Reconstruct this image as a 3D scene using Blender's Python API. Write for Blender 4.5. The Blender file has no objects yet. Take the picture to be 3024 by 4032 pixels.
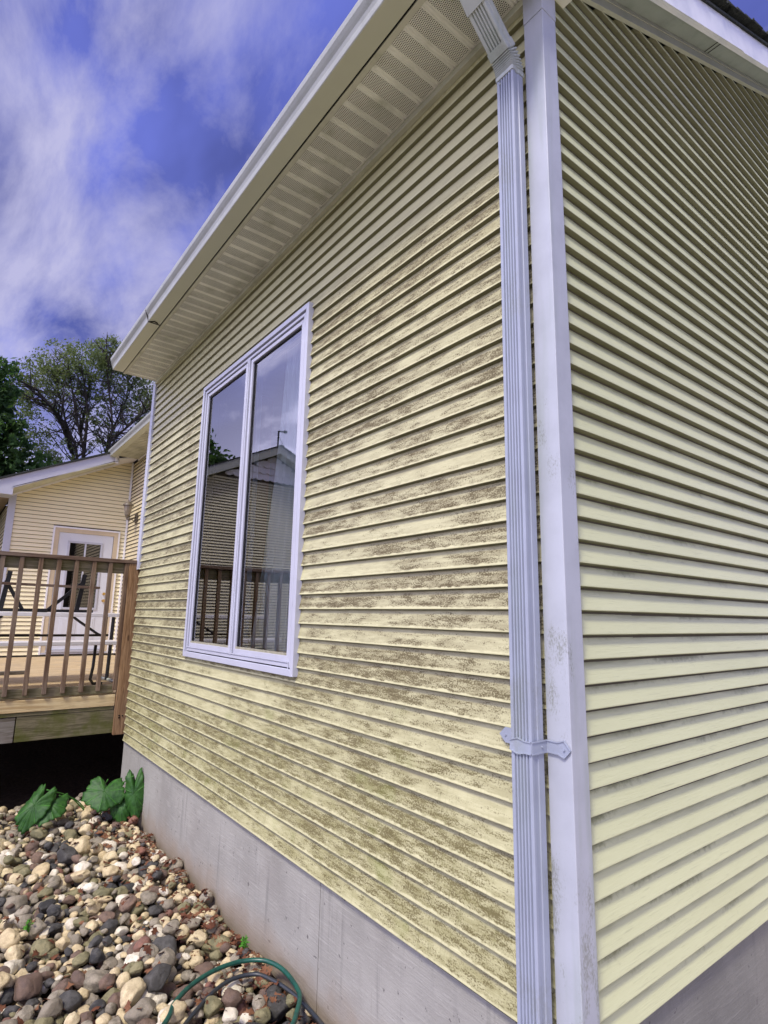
import bpy, math, random
import numpy as np
from mathutils import Vector, Matrix, noise as mn
C = bpy.context.scene
COL = C.collection
R = math.radians
random.seed(7)

# ------------------------------------------------------------------ camera
cam = bpy.data.cameras.new('camera')
camo = bpy.data.objects.new('camera', cam); COL.objects.link(camo)
camo.location = (1.05927607, -1.52612859, 1.19006904)
camo.rotation_euler = (1.75247323, -0.0175992991, 0.910291843)
cam.sensor_fit = 'VERTICAL'; cam.sensor_height = 36.0
cam.lens = 36.0 * 2229.53499 / 4032.0
cam.clip_start = 0.05; cam.clip_end = 3000
C.camera = camo

# ------------------------------------------------------------------ world, sun, exposure
SUN_DIR = Vector((0.36, -0.74, 1.12)).normalized()      # towards the sun
sun_el = math.asin(SUN_DIR.z)
W = bpy.data.worlds.new('World'); C.world = W; W.use_nodes = True
wn, wl = W.node_tree.nodes, W.node_tree.links
wn.clear()
def wnode(t, **k):
    n = wn.new(t)
    for a, b in k.items(): setattr(n, a, b)
    return n
sky = wnode('ShaderNodeTexSky', sky_type='NISHITA')
sky.sun_disc = False; sky.sun_elevation = sun_el
sky.sun_rotation = math.atan2(SUN_DIR.x, SUN_DIR.y)
sky.air_density = 1.0; sky.dust_density = 0.6; sky.ozone_density = 3.0
tc = wnode('ShaderNodeTexCoord')
sep = wnode('ShaderNodeSeparateXYZ'); wl.new(tc.outputs['Generated'], sep.inputs[0])
def wmath(op, a, b=None, c=None):
    n = wnode('ShaderNodeMath', operation=op)
    for i, v in enumerate((a, b, c)):
        if v is None: continue
        if isinstance(v, (int, float)): n.inputs[i].default_value = v
        else: wl.new(v, n.inputs[i])
    return n.outputs[0]
zz = wmath('ADD', wmath('MAXIMUM', sep.outputs[2], 0.0), 0.22)
px = wmath('DIVIDE', sep.outputs[0], zz); py = wmath('DIVIDE', sep.outputs[1], zz)
cmb = wnode('ShaderNodeCombineXYZ'); wl.new(px, cmb.inputs[0]); wl.new(py, cmb.inputs[1])
mp = wnode('ShaderNodeMapping'); wl.new(cmb.outputs[0], mp.inputs[0])
mp.inputs['Rotation'].default_value = (0, 0, R(-35)); mp.inputs['Scale'].default_value = (0.85, 1.9, 1)
mp.inputs['Location'].default_value = (3.1, 1.7, 0)
n1 = wnode('ShaderNodeTexNoise'); wl.new(mp.outputs[0], n1.inputs['Vector'])
n1.inputs['Scale'].default_value = 2.3; n1.inputs['Detail'].default_value = 9; n1.inputs['Roughness'].default_value = 0.60
n1.inputs['Distortion'].default_value = 0.4
n2 = wnode('ShaderNodeTexNoise'); wl.new(cmb.outputs[0], n2.inputs['Vector'])
n2.inputs['Scale'].default_value = 0.9; n2.inputs['Detail'].default_value = 3
dens = wmath('ADD', wmath('MULTIPLY', n1.outputs[0], 0.72), wmath('MULTIPLY', n2.outputs[0], 0.28))
rmp = wnode('ShaderNodeValToRGB'); wl.new(dens, rmp.inputs[0])
e = rmp.color_ramp.elements
e[0].position = 0.445; e[0].color = (0, 0, 0, 1)
e[1].position = 0.64; e[1].color = (1, 1, 1, 1)
hz = wmath('SUBTRACT', 1.0, wmath('MINIMUM', wmath('MULTIPLY', wmath('MAXIMUM', sep.outputs[2], 0.0), 2.6), 1.0))
mask = wmath('MINIMUM', wmath('ADD', wmath('ADD', rmp.outputs[0], wmath('MULTIPLY', hz, 0.85)), wmath('MULTIPLY', wmath('MAXIMUM', wmath('MULTIPLY', sep.outputs[1], -1.0), 0.0), 0.9)), 0.92)
tint = wnode('ShaderNodeMix', data_type='RGBA', blend_type='MULTIPLY'); tint.inputs[0].default_value = 1.0
wl.new(sky.outputs[0], tint.inputs[6]); tint.inputs[7].default_value = (2.05, 1.5, 2.7, 1)
mixc = wnode('ShaderNodeMix', data_type='RGBA'); wl.new(mask, mixc.inputs[0])
n3 = wnode('ShaderNodeTexNoise'); wl.new(mp.outputs[0], n3.inputs['Vector']); n3.inputs['Scale'].default_value = 1.1; n3.inputs['Detail'].default_value = 5
dk = wnode('ShaderNodeMapRange', interpolation_type='SMOOTHSTEP'); wl.new(n3.outputs[0], dk.inputs[0])
for i_, v_ in zip((1, 2, 3, 4), (0.36, 0.62, 0.50, 1.20)): dk.inputs[i_].default_value = v_
dks = wnode('ShaderNodeVectorMath', operation='SCALE'); wl.new(tint.outputs[2], dks.inputs[0]); wl.new(dk.outputs[0], dks.inputs['Scale'])
wl.new(dks.outputs[0], mixc.inputs[6]); cg = wnode('ShaderNodeMapRange', interpolation_type='SMOOTHSTEP'); wl.new(wmath('MULTIPLY', sep.outputs[1], -1.0), cg.inputs[0])
for i_, v_ in zip((1, 2, 3, 4), (0.05, 0.65, 1.0, 3.6)): cg.inputs[i_].default_value = v_      # thin cloud is brighter on the sun's side
cc_ = wnode('ShaderNodeVectorMath', operation='SCALE'); cc_.inputs[0].default_value = (6.2, 6.1, 9.0); wl.new(cg.outputs[0], cc_.inputs['Scale'])
wl.new(cc_.outputs[0], mixc.inputs[7])
bg = wnode('ShaderNodeBackground'); wl.new(mixc.outputs[2], bg.inputs[0]); bg.inputs[1].default_value = 0.05 * 0.74
wo = wnode('ShaderNodeOutputWorld'); wl.new(bg.outputs[0], wo.inputs[0])

sl = bpy.data.lights.new('sun', 'SUN'); sl.energy = 1.5; sl.angle = R(10); sl.color = (1.0, 0.93, 0.80)
so = bpy.data.objects.new('sun', sl); COL.objects.link(so)
so.rotation_euler = (-SUN_DIR).to_track_quat('-Z', 'Y').to_euler()

C.view_settings.view_transform = 'Standard'; C.view_settings.look = 'None'
C.view_settings.gamma = 1.0; C.view_settings.use_curve_mapping = False
C.view_settings.exposure = 1.25

# ------------------------------------------------------------------ helpers
def tag(o, label=None, cat=None, group=None, kind=None):
    if label: o['label'] = label
    if cat: o['category'] = cat
    if group: o['group'] = group
    if kind: o['kind'] = kind
    return o
def thing(name, label, cat, loc=(0, 0, 0), group=None):
    o = bpy.data.objects.new(name, None); COL.objects.link(o); o.location = loc
    return tag(o, label, cat, group)
def base_of(o):
    v = Vector((0, 0, 0))
    while o is not None: v += o.location; o = o.parent
    return v

class MB:
    """collects faces in world coordinates, becomes ONE mesh object"""
    def __init__(s): s.v = []; s.f = []; s.m = []; s.mi = 0
    def face(s, pts):
        n = len(s.v); s.v += [tuple(p) for p in pts]; s.f.append(tuple(range(n, n + len(pts)))); s.m.append(s.mi)
    def box(s, a, b):
        x0, y0, z0 = [min(p, q) for p, q in zip(a, b)]; x1, y1, z1 = [max(p, q) for p, q in zip(a, b)]
        n = len(s.v)
        s.v += [(x0,y0,z0),(x1,y0,z0),(x1,y1,z0),(x0,y1,z0),(x0,y0,z1),(x1,y0,z1),(x1,y1,z1),(x0,y1,z1)]
        for q in ((0,3,2,1),(4,5,6,7),(0,1,5,4),(1,2,6,5),(2,3,7,6),(3,0,4,7)):
            s.f.append(tuple(n + i for i in q)); s.m.append(s.mi)
    def prism(s, poly, vec):
        """closed polygon (3d points) extruded by vec"""
        n = len(s.v); k = len(poly); vec = Vector(vec)
        s.v += [tuple(p) for p in poly] + [tuple(Vector(p) + vec) for p in poly]
        s.f.append(tuple(range(n, n + k))); s.f.append(tuple(range(n + 2*k - 1, n + k - 1, -1))); s.m += [s.mi] * 2
        for i in range(k):
            j = (i + 1) % k
            s.f.append((n + i, n + k + i, n + k + j, n + j)); s.m.append(s.mi)
    def beam(s, p, q, w, h, up=(0, 0, 1)):
        p = Vector(p); q = Vector(q); d = (q - p).normalized(); up = Vector(up)
        if abs(d.dot(up)) > .98: up = Vector((0, 1, 0))
        a = d.cross(up).normalized() * w / 2; b = a.cross(d).normalized() * h / 2
        s.prism([p + a + b, p - a + b, p - a - b, p + a - b], q - p)
    def tube(s, pts, r, n=8, cap=True):
        pts = [Vector(p) for p in pts]
        rr = r if isinstance(r, (list, tuple)) else [r] * len(pts)
        base = len(s.v); prev = None
        for i, p in enumerate(pts):
            d = (pts[min(i + 1, len(pts) - 1)] - pts[max(i - 1, 0)]).normalized()
            if prev is None: a = d.orthogonal().normalized()
            else: a = (prev - d * prev.dot(d)).normalized()
            prev = a; b = d.cross(a)
            for k in range(n):
                t = 2 * math.pi * k / n
                s.v.append(tuple(p + (a * math.cos(t) + b * math.sin(t)) * rr[i]))
        for i in range(len(pts) - 1):
            for k in range(n):
                k2 = (k + 1) % n
                s.f.append((base + i*n + k, base + i*n + k2, base + (i+1)*n + k2, base + (i+1)*n + k)); s.m.append(s.mi)
        if cap:
            s.f.append(tuple(base + k for k in range(n - 1, -1, -1))); s.m.append(s.mi)
            s.f.append(tuple(base + (len(pts)-1)*n + k for k in range(n))); s.m.append(s.mi)
    def lathe(s, c, prof, n=16):
        base = len(s.v); c = Vector(c)
        for r, z in prof:
            for k in range(n):
                t = 2*math.pi*k/n; s.v.append((c.x + r*math.cos(t), c.y + r*math.sin(t), c.z + z))
        for i in range(len(prof) - 1):
            for k in range(n):
                k2 = (k + 1) % n
                s.f.append((base + i*n + k, base + i*n + k2, base + (i+1)*n + k2, base + (i+1)*n + k)); s.m.append(s.mi)
    def build(s, name, mats, parent=None, smooth=False, bevel=0, fixn=True):
        off = base_of(parent)
        me = bpy.data.meshes.new(name)
        me.from_pydata([(x - off.x, y - off.y, z - off.z) for x, y, z in s.v], [], s.f)
        if not isinstance(mats, (list, tuple)): mats = [mats]
        for m in mats: me.materials.append(m)
        me.polygons.foreach_set('material_index', s.m)
        if smooth: me.polygons.foreach_set('use_smooth', [True] * len(me.polygons))
        me.update()
        o = bpy.data.objects.new(name, me); COL.objects.link(o); o.parent = parent
        if bevel:
            b = o.modifiers.new('bevel', 'BEVEL'); b.width = bevel; b.segments = 2; b.limit_method = 'ANGLE'; b.harden_normals = False
        return o

class Mat:
    """little node-graph builder on a Principled material"""
    def __init__(s, name, rough=.6, spec=.5, metal=0):
        s.m = bpy.data.materials.new(name); s.m.use_nodes = True
        s.n = s.m.node_tree.nodes; s.l = s.m.node_tree.links
        s.b = s.n['Principled BSDF']; s.out = s.n['Material Output']
        s.b.inputs['Roughness'].default_value = rough; s.b.inputs['Metallic'].default_value = metal
        s.b.inputs['Specular IOR Level'].default_value = spec
        s._pos = None
    def node(s, t, **k):
        n = s.n.new(t)
        for a, b in k.items(): setattr(n, a, b)
        return n
    def set(s, sock, v):
        if isinstance(v, (int, float)): sock.default_value = v
        elif isinstance(v, (tuple, list)): sock.default_value = tuple(v) if len(v) != 3 or sock.type == 'VECTOR' else tuple(v) + (1,)
        else: s.l.new(v, sock)
    @property
    def pos(s):
        if s._pos is None: s._pos = s.node('ShaderNodeNewGeometry').outputs['Position']
        return s._pos
    @property
    def obj(s): return s.node('ShaderNodeTexCoord').outputs['Object']
    def xyz(s, v):
        n = s.node('ShaderNodeSeparateXYZ'); s.set(n.inputs[0], v); return n.outputs
    def math(s, op, a, b=None, c=None, clamp=False):
        n = s.node('ShaderNodeMath', operation=op, use_clamp=clamp)
        for i, v in enumerate((a, b, c)):
            if v is not None: s.set(n.inputs[i], v)
        return n.outputs[0]
    def scale(s, v, sc, loc=(0, 0, 0), rot=(0, 0, 0)):
        n = s.node('ShaderNodeMapping'); s.set(n.inputs[0], v); n.inputs['Scale'].default_value = sc
        n.inputs['Location'].default_value = loc; n.inputs['Rotation'].default_value = rot; return n.outputs[0]
    def noise(s, v, sc, det=3, rough=.55, dist=0):
        n = s.node('ShaderNodeTexNoise'); s.set(n.inputs['Vector'], v)
        n.inputs['Scale'].default_value = sc; n.inputs['Detail'].default_value = det
        n.inputs['Roughness'].default_value = rough; n.inputs['Distortion'].default_value = dist
        return n.outputs[0]
    def white(s, w):
        n = s.node('ShaderNodeTexWhiteNoise', noise_dimensions='1D'); s.set(n.inputs['W'], w); return n.outputs['Value']
    def ramp(s, f, a, b, lo=0.0, hi=1.0, smooth=True):
        n = s.node('ShaderNodeMapRange', interpolation_type='SMOOTHSTEP' if smooth else 'LINEAR'); s.set(n.inputs[0], f)
        for i, v in zip((1, 2, 3, 4), (a, b, lo, hi)): s.set(n.inputs[i], v)
        return n.outputs[0]
    def mix(s, f, a, b, mode='MIX'):
        n = s.node('ShaderNodeMix', data_type='RGBA', blend_type=mode); s.set(n.inputs[0], f)
        s.set(n.inputs[6], a); s.set(n.inputs[7], b); return n.outputs[2]
    def cramp(s, f, stops):
        n = s.node('ShaderNodeValToRGB'); s.set(n.inputs[0], f); el = n.color_ramp.elements
        while len(el) < len(stops): el.new(.5)
        for e_, (p, c) in zip(el, stops): e_.position = p; e_.color = tuple(c) + (1,)
        return n.outputs[0]
    def color(s, c): s.set(s.b.inputs['Base Color'], c); return s
    def bump(s, h, dist=.002, st=1.0):
        n = s.node('ShaderNodeBump'); s.set(n.inputs['Height'], h)
        n.inputs['Distance'].default_value = dist; n.inputs['Strength'].default_value = st
        s.l.new(n.outputs[0], s.b.inputs['Normal']); return s

E_ = 0.0762          # siding exposure

# ------------------------------------------------------------------ siding materials
def siding_mat(name, base, axis, e, mildew=0.0, algae=0.0, zoff=0.0, grain=1.0):
    M = Mat(name, rough=.33 if algae else .42, spec=.55 if algae else .35)
    p = M.pos; X = M.xyz(p); s_ = X[axis]; z = X[2]
    zr = M.math('DIVIDE', M.math('SUBTRACT', z, zoff), e)
    row = M.math('FLOOR', zr); t = M.math('FRACT', zr)
    sv = M.node('ShaderNodeCombineXYZ'); M.set(sv.inputs[0], s_); M.set(sv.inputs[1], z); M.set(sv.inputs[2], M.math('MULTIPLY', row, 3.7))
    v = sv.outputs[0]
    g1 = M.noise(M.scale(v, (9, 210, 1)), 1, 3, .6, .4)
    g2 = M.noise(M.scale(v, (22, 480, 1)), 1, 2, .5, .2)
    grain_m = M.ramp(g1, .58, .72)
    col = M.mix(M.math('MULTIPLY', grain_m, .5 * grain), base, tuple(c * .62 for c in base))
    tone = M.noise(v, 1.7, 3)
    col = M.mix(M.ramp(tone, .3, .75, 0, .35), col, tuple(c * f for c, f in zip(base, (.84, .84, .80))))
    rv = M.white(row)
    col = M.mix(M.math('MULTIPLY', rv, .10), col, tuple(c * .8 for c in base))
    if mildew:
        big = M.noise(M.scale(v, (1, 1, 0)), .95, 4, .6)
        mid = M.noise(M.scale(v, (1, 2.2, 1)), 5.0, 3, .55)
        zhi = M.ramp(z, 2.75, 3.28, 1, 0)                    # rows under the eave stay dry and clean
        d = M.math('ADD', M.math('MULTIPLY', big, .9), M.math('MULTIPLY', mid, .55))
        d = M.math('ADD', d, M.math('MULTIPLY', M.white(M.math('ADD', row, 31.3)), .24))
        d = M.math('ADD', d, M.math('MULTIPLY', M.ramp(M.noise(M.scale(v, (1.1, .1, 1)), 1.3, 2), .35, .7), .22))
        d = M.math('MULTIPLY', M.ramp(d, .50, 1.08, .26, 1), zhi)
        tj = M.math('ADD', t, M.math('MULTIPLY', M.math('SUBTRACT', M.noise(M.scale(v, (24, 24, 1)), 1, 3, .6), .5), .30))
        tf = M.math('MULTIPLY', M.ramp(tj, .06, .16), M.ramp(t, .62, 1.0, 1, .55))
        d = M.math('MULTIPLY', d, tf)
        sp = M.noise(M.scale(v, (.7, 1, 1)), 190, 4, .7)
        sp2 = M.noise(M.scale(v, (.28, 1.2, 1)), 44, 4, .7)
        spk = M.math('ADD', M.math('MULTIPLY', sp, .55), M.math('MULTIPLY', sp2, .45))
        thr = M.math('SUBTRACT', .650, M.math('MULTIPLY', d, .215))
        msk = M.ramp(spk, thr, M.math('ADD', thr, .11))
        low = M.ramp(z, .25, 1.3, 1, 0)
        mc = M.mix(low, (.075, .055, .026), (.105, .085, .030))
        fs = M.ramp(M.noise(M.scale(v, (.16, 1, 1)), 40, 4, .7), .36, .62, .45, 1)
        film = M.math('MULTIPLY', M.math('MULTIPLY', d, fs), .80 * mildew)
        col = M.mix(film, col, M.mix(low, (.185, .155, .075), (.21, .19, .07)))
        col = M.mix(M.math('MULTIPLY', msk, .86 * mildew), col, mc)
        # drips and streaks low on the wall
        dr = M.noise(M.scale(v, (60, 7, 1)), 1, 3, .6)
        drm = M.math('MULTIPLY', M.ramp(dr, .5, .68), M.math('MULTIPLY', low, M.ramp(big, .4, .6)))
        col = M.mix(M.math('MULTIPLY', drm, .38), col, (.21, .20, .08))
        gpatch = M.math('MULTIPLY', M.ramp(M.noise(M.scale(v, (1.2, 1, .2)), 2.6, 3), .60, .74), M.ramp(z, 1.2, .2, 0, 1))
        col = M.mix(M.math('MULTIPLY', gpatch, .45), col, (.16, .19, .035))
        M.set(M.b.inputs['Roughness'], M.ramp(msk, 0, 1, .40, .85))
    if algae:
        big = M.noise(M.scale(v, (1, 2.0, .3)), 2.2, 4, .6)
        fine = M.noise(v, 46, 4, .7)
        pt = M.math('MULTIPLY', M.ramp(t, .45, .95, .15, 1), M.ramp(big, .46, .68))
        col = M.mix(M.math('MULTIPLY', M.ramp(M.math('ADD', M.math('MULTIPLY', pt, .5), M.math('MULTIPLY', fine, .55)), .36, .74), .85 * algae), col, (.13, .135, .04))
        film = M.ramp(M.noise(M.scale(v, (1, 1, 0)), .8, 3), .35, .7)
        col = M.mix(M.math('MULTIPLY', film, .28 * algae), col, (.40, .42, .22))
    # algae band under each lap, darkened to carry the lap's shade; edge uneven
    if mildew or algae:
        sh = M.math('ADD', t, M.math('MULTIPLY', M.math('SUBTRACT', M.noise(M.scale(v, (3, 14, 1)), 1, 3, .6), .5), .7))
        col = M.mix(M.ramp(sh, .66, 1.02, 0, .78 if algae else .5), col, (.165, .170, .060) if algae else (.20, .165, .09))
    # undersides of the laps coloured dark green: algae on stained walls, plain darkening elsewhere
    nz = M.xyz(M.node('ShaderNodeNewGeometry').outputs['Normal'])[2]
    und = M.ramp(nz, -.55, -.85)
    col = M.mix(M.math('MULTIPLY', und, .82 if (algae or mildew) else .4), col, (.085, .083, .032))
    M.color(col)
    h = M.math('ADD', M.math('MULTIPLY', g1, .8), M.math('MULTIPLY', g2, .25))
    M.bump(h, .0018 * grain, .7)
    return M.m
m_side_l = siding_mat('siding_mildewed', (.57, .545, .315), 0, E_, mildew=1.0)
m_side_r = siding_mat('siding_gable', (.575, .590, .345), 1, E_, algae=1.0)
EW = 0.0700
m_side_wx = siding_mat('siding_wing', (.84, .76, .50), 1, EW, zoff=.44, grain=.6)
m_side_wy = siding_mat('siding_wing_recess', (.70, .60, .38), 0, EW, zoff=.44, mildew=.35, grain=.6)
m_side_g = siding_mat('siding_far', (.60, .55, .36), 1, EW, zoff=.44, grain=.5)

def plain(name, col, rough=.5, spec=.4, var=.12, sc=8, bump=0.0, metal=0):
    M = Mat(name, rough, spec, metal)
    n = M.noise(M.pos, sc, 4, .6)
    M.color(M.mix(M.ramp(n, .3, .75), col, tuple(c * (1 - var) for c in col)))
    if bump: M.bump(M.noise(M.pos, sc * 14, 3), bump)
    return M.m
def painted(name, col, axis_speck=True, dirt=.6, zlo=-1, zhi=9, green=.0, under=None):
    M = Mat(name, .38, .4)
    X = M.xyz(M.pos)
    n = M.noise(M.pos, 5, 4, .6)
    c = M.mix(M.ramp(n, .35, .75), col, tuple(k * .86 for k in col))
    big = M.noise(M.scale(M.pos, (6, 6, 2.1)), 1, 3, .6)
    fine = M.noise(M.scale(M.pos, (1, 1, .45)), 190, 3, .7)
    m = M.math('ADD', M.math('MULTIPLY', M.ramp(M.math('ADD', big, M.ramp(X[2], 2.0, .0, 0, .13)), .52, .70), .32), M.math('MULTIPLY', fine, .75))
    c = M.mix(M.math('MULTIPLY', M.ramp(m, .54, .74), dirt * .85), c, (.20, .21, .165))
    if green:
        gb = M.noise(M.scale(M.pos, (14, 14, 1.1)), 1, 3, .6)
        c = M.mix(M.math('MULTIPLY', M.ramp(gb, .48, .75), green), c, (.22, .27, .20))
    if under:
        nz = M.xyz(M.node('ShaderNodeNewGeometry').outputs['Normal'])[2]
        c = M.mix(M.ramp(nz, -.6, -.9), c, under)
    M.color(c); M.bump(M.noise(M.pos, 260, 2), .0003)
    return M.m
m_post = painted('corner_post_vinyl', (.415, .435, .475), dirt=.85, green=.4)
m_dsp = painted('downspout_enamel', (.315, .345, .42), dirt=.35, green=.25)
m_elbow = painted('weathered_aluminium', (.42, .45, .41), dirt=.55, green=.5)
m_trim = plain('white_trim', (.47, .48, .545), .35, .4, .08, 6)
m_trimw = plain('wing_trim', (.80, .79, .80), .4, .4, .08, 6)
m_soff = None
def soffit_mat(name, perf, col=(.80, .80, .69)):
    M = Mat(name, .5, .3)
    c = M.mix(M.ramp(M.noise(M.pos, 3, 4), .35, .7), col, tuple(k * .78 for k in col))
    if perf:
        # small punched holes, staggered rows
        p = M.xyz(M.pos); s = 0.0080
        u = M.math('DIVIDE', p[0], s); w = M.math('DIVIDE', p[1], s)
        w2 = M.math('MULTIPLY', w, 1.0); off = M.math('MULTIPLY', M.math('MODULO', M.math('FLOOR', w2), 2.0), .5)
        fu = M.math('SUBTRACT', M.math('FRACT', M.math('ADD', u, off)), .5); fw = M.math('SUBTRACT', M.math('FRACT', w2), .5)
        r2 = M.math('ADD', M.math('MULTIPLY', fu, fu), M.math('MULTIPLY', fw, fw))
        hole = M.ramp(r2, .135, .085)
        fx = M.math('FRACT', M.math('DIVIDE', M.math('SUBTRACT', p[0], .002), .112))
        inside = M.math('MULTIPLY', M.ramp(fx, .26, .28), M.ramp(fx, .985, .965))
        yin = M.math('MULTIPLY', M.ramp(p[1], -.318, -.312), M.ramp(p[1], -.026, -.032))
        hole = M.math('MULTIPLY', hole, M.math('MULTIPLY', inside, yin))
        c = M.mix(M.math('MULTIPLY', M.math('MULTIPLY', inside, yin), .05), c, (.30, .29, .18))
        c = M.mix(hole, c, (.025, .025, .018))
        M.bump(M.math('SUBTRACT', 1.0, hole), .0015, .5)
    d = M.noise(M.scale(M.pos, (1, 1, 1)), 7, 4)
    c = M.mix(M.ramp(d, .50, .8, 0, .5), c, (.20, .21, .11))
    M.color(c); return M.m
m_soff = soffit_mat('soffit_vented', True)
m_soffp = soffit_mat('soffit_plain', False, (.54, .54, .42))
m_gutter = painted('rake_soffit_aluminium', (.34, .38, .31), dirt=.35, green=.5)
m_gbright = painted('gutter_face', (.34, .35, .31), dirt=.4, green=.2, under=(.48, .49, .37))
m_fascia = Mat('rake_fascia_white', .25, .5)
m_fascia.color(m_fascia.mix(m_fascia.ramp(m_fascia.noise(m_fascia.pos, 4, 4), .35, .7), (.84, .84, .84), (.70, .72, .74)))
m_fascia.bump(m_fascia.noise(m_fascia.pos, 5, 2), .004)
m_fascia = m_fascia.m
def shingle_mat():
    M = Mat('roof_shingle', .95, .2)
    n = M.noise(M.pos, 60, 3, .7)
    c = M.cramp(n, [(.3, (.018, .022, .020)), (.6, (.045, .05, .045)), (.8, (.10, .105, .09))])
    M.color(c); M.bump(n, .004); return M.m
m_roof = shingle_mat()
def concrete_mat(name, tone=(.345, .335, .295), brown=(.26, .205, .145), top=-.05):
    M = Mat(name, .85, .25)
    X = M.xyz(M.pos)
    v = M.pos
    c = M.mix(M.ramp(M.noise(v, 2.2, 5, .6), .3, .72), tone, tuple(k * .78 for k in tone))
    # trowel strokes
    tr = M.noise(M.scale(v, (2.2, 2.2, 34), rot=(0, R(18), 0)), 3.0, 4, .65, .6)
    c = M.mix(M.ramp(tr, .52, .70, 0, .40), c, tuple(k * 1.28 for k in tone))
    tr2 = M.noise(M.scale(v, (3, 3, 46), rot=(0, R(-24), 0)), 2.0, 3, .6, .4)
    c = M.mix(M.ramp(tr2, .55, .72, 0, .22), c, tuple(k * .66 for k in tone))
    # water streaks running down
    st = M.noise(M.scale(v, (26, 26, 1.2)), 1.0, 3, .6)
    c = M.mix(M.math('MULTIPLY', M.ramp(st, .52, .72, 0, .5), M.ramp(M.noise(v, 3, 3), .40, .60)), c, (.17, .165, .15))
    c = M.mix(M.ramp(M.noise(v, 1.3, 4, .6), .5, .68, 0, .35), c, (.20, .185, .16))
    sp = M.noise(v, 34, 3, .6)
    c = M.mix(M.ramp(sp, .66, .72, 0, .8), c, (.10, .09, .085))
    # soil splash near the stones
    edge = M.math('ADD', X[2], M.math('MULTIPLY', M.noise(v, 7, 4), .22))
    c = M.mix(M.ramp(edge, -.20, -.46, 0, .85), c, brown)
    M.color(c); M.bump(M.math('ADD', M.math('MULTIPLY', tr, .7), M.math('MULTIPLY', M.noise(v, 90, 4), .5)), .003, .8)
    return M.m
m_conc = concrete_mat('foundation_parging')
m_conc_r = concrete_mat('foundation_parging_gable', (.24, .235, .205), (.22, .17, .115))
m_dark = plain('dark_gap', (.012, .012, .012), .9, .1)
m_sheath = plain('house_wrap', (.10, .09, .07), .9, .1)
m_in = plain('room_plaster', (.30, .30, .30), .9, .1)
m_infl = plain('room_floor', (.13, .07, .04), .6, .3)

# ------------------------------------------------------------------ siding geometry
PROF = [(-.012, -.0068), (.0150, -.0006), (.0176, .0008), (.0180, .0032), (.0172, .0065), (.0118, .024), (.0040, .050), (-.0035, None)]
def siding(mb, axis, plane, out, z0, e, k0, k1, segs, depth=.0145, ztop=None):
    """rows k0..k1; segs(k) -> [(s0(z), s1(z), lift)] along the wall"""
    for k in range(k0, k1):
        zb = z0 + k * e
        for s0, s1, lift in segs(k):
            pts = []
            for o, dz in PROF:
                z = zb + (e if dz is None else dz * e / E_) - (lift * .7 if dz is not None and dz < .01 else 0)
                if ztop is not None: z = min(z, ztop)
                o2 = (o + lift) * depth / .0145
                a = s0(z) if callable(s0) else s0; b = s1(z) if callable(s1) else s1
                if (b - a) < 1e-4: b = a
                pts.append((o2, z, a, b))
            for (oa, za, a0, a1), (ob, zb_, b0, b1) in zip(pts, pts[1:]):
                if abs(a1 - a0) < 1e-5 and abs(b1 - b0) < 1e-5: continue
                def P(o, z, s):
                    d = plane + out * (o - depth)
                    return (s, d, z) if axis == 0 else (d, s, z)
                q = [P(oa, za, a0), P(oa, za, a1), P(ob, zb_, b1), P(ob, zb_, b0)]
                if (axis == 0 and out > 0) or (axis == 1 and out < 0): q.reverse()
                mb.face(q)
            # cut ends
            for idx in (2, 3):
                pass

# ================================================================== THE SETTING
def ground():
    M = Mat('soil_and_grass', .95, .15)
    n = M.noise(M.pos, 3.0, 5, .65); n2 = M.noise(M.pos, 40, 3, .7)
    c = M.cramp(n, [(.3, (.030, .040, .014)), (.55, (.050, .075, .020)), (.75, (.09, .10, .035))])
    c = M.mix(M.ramp(n2, .4, .7, 0, .6), c, (.03, .045, .012))
    M.color(c); M.bump(n2, .02)
    return M.m
mb = MB(); mb.face([(-600, -600, -.64), (600, -600, -.64), (600, 600, -.64), (-600, 600, -.64)])
tag(mb.build('ground', ground()), kind='structure')
Ms = Mat('bare_soil', .95, .1)
ns = Ms.noise(Ms.pos, 22, 5, .7)
Ms.color(Ms.cramp(ns, [(.3, (.018, .012, .008)), (.6, (.045, .030, .020)), (.8, (.085, .060, .040))])); Ms.bump(ns, .02)
mb = MB()
nx, ny = 60, 60
def soilz(x, y): return -.585 + .02 * mn.noise(Vector((x * 1.7, y * 1.7, 0))) + .006 * mn.noise(Vector((x * 13, y * 13, 3)))
for i in range(nx):
    for j in range(ny):
        xs = [-10.9 + 11.4 * (i + a) / nx for a in (0, 1)]; ys = [-4.5 + 5.62 * (j + a) / ny for a in (0, 1)]
        mb.face([(xs[0], ys[0], soilz(xs[0], ys[0])), (xs[1], ys[0], soilz(xs[1], ys[0])), (xs[1], ys[1], soilz(xs[1], ys[1])), (xs[0], ys[1], soilz(xs[0], ys[1]))])
tag(mb.build('soil_bed', Ms.m, smooth=True), kind='structure')

mb = MB(); mb.box((-.7, -9, -.62), (7, 9, -.60)); mb.box((-4.4, -9, -.62), (-.705, -1.8, -.60))
tag(mb.build('bounce_slab', plain('bounce_slab_tan', (.58, .52, .41), .9, .2, .15, 3)), kind='structure')  # unseen tan slab, added to bounce warm light onto soffit and walls
# ================================================================== MAIN HOUSE
house = thing('house', 'near house corner with mildewed pale yellow siding, double window and white corner post', 'house', (0, 0, -.6))
XL = -4.858            # far end of the eave wall
WX0, WX1, WZ0, WZ1 = -3.340, -1.642, .868, 3.004        # outer casing of the window
ZS = 3.571             # soffit height
XE = XL - .082
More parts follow.
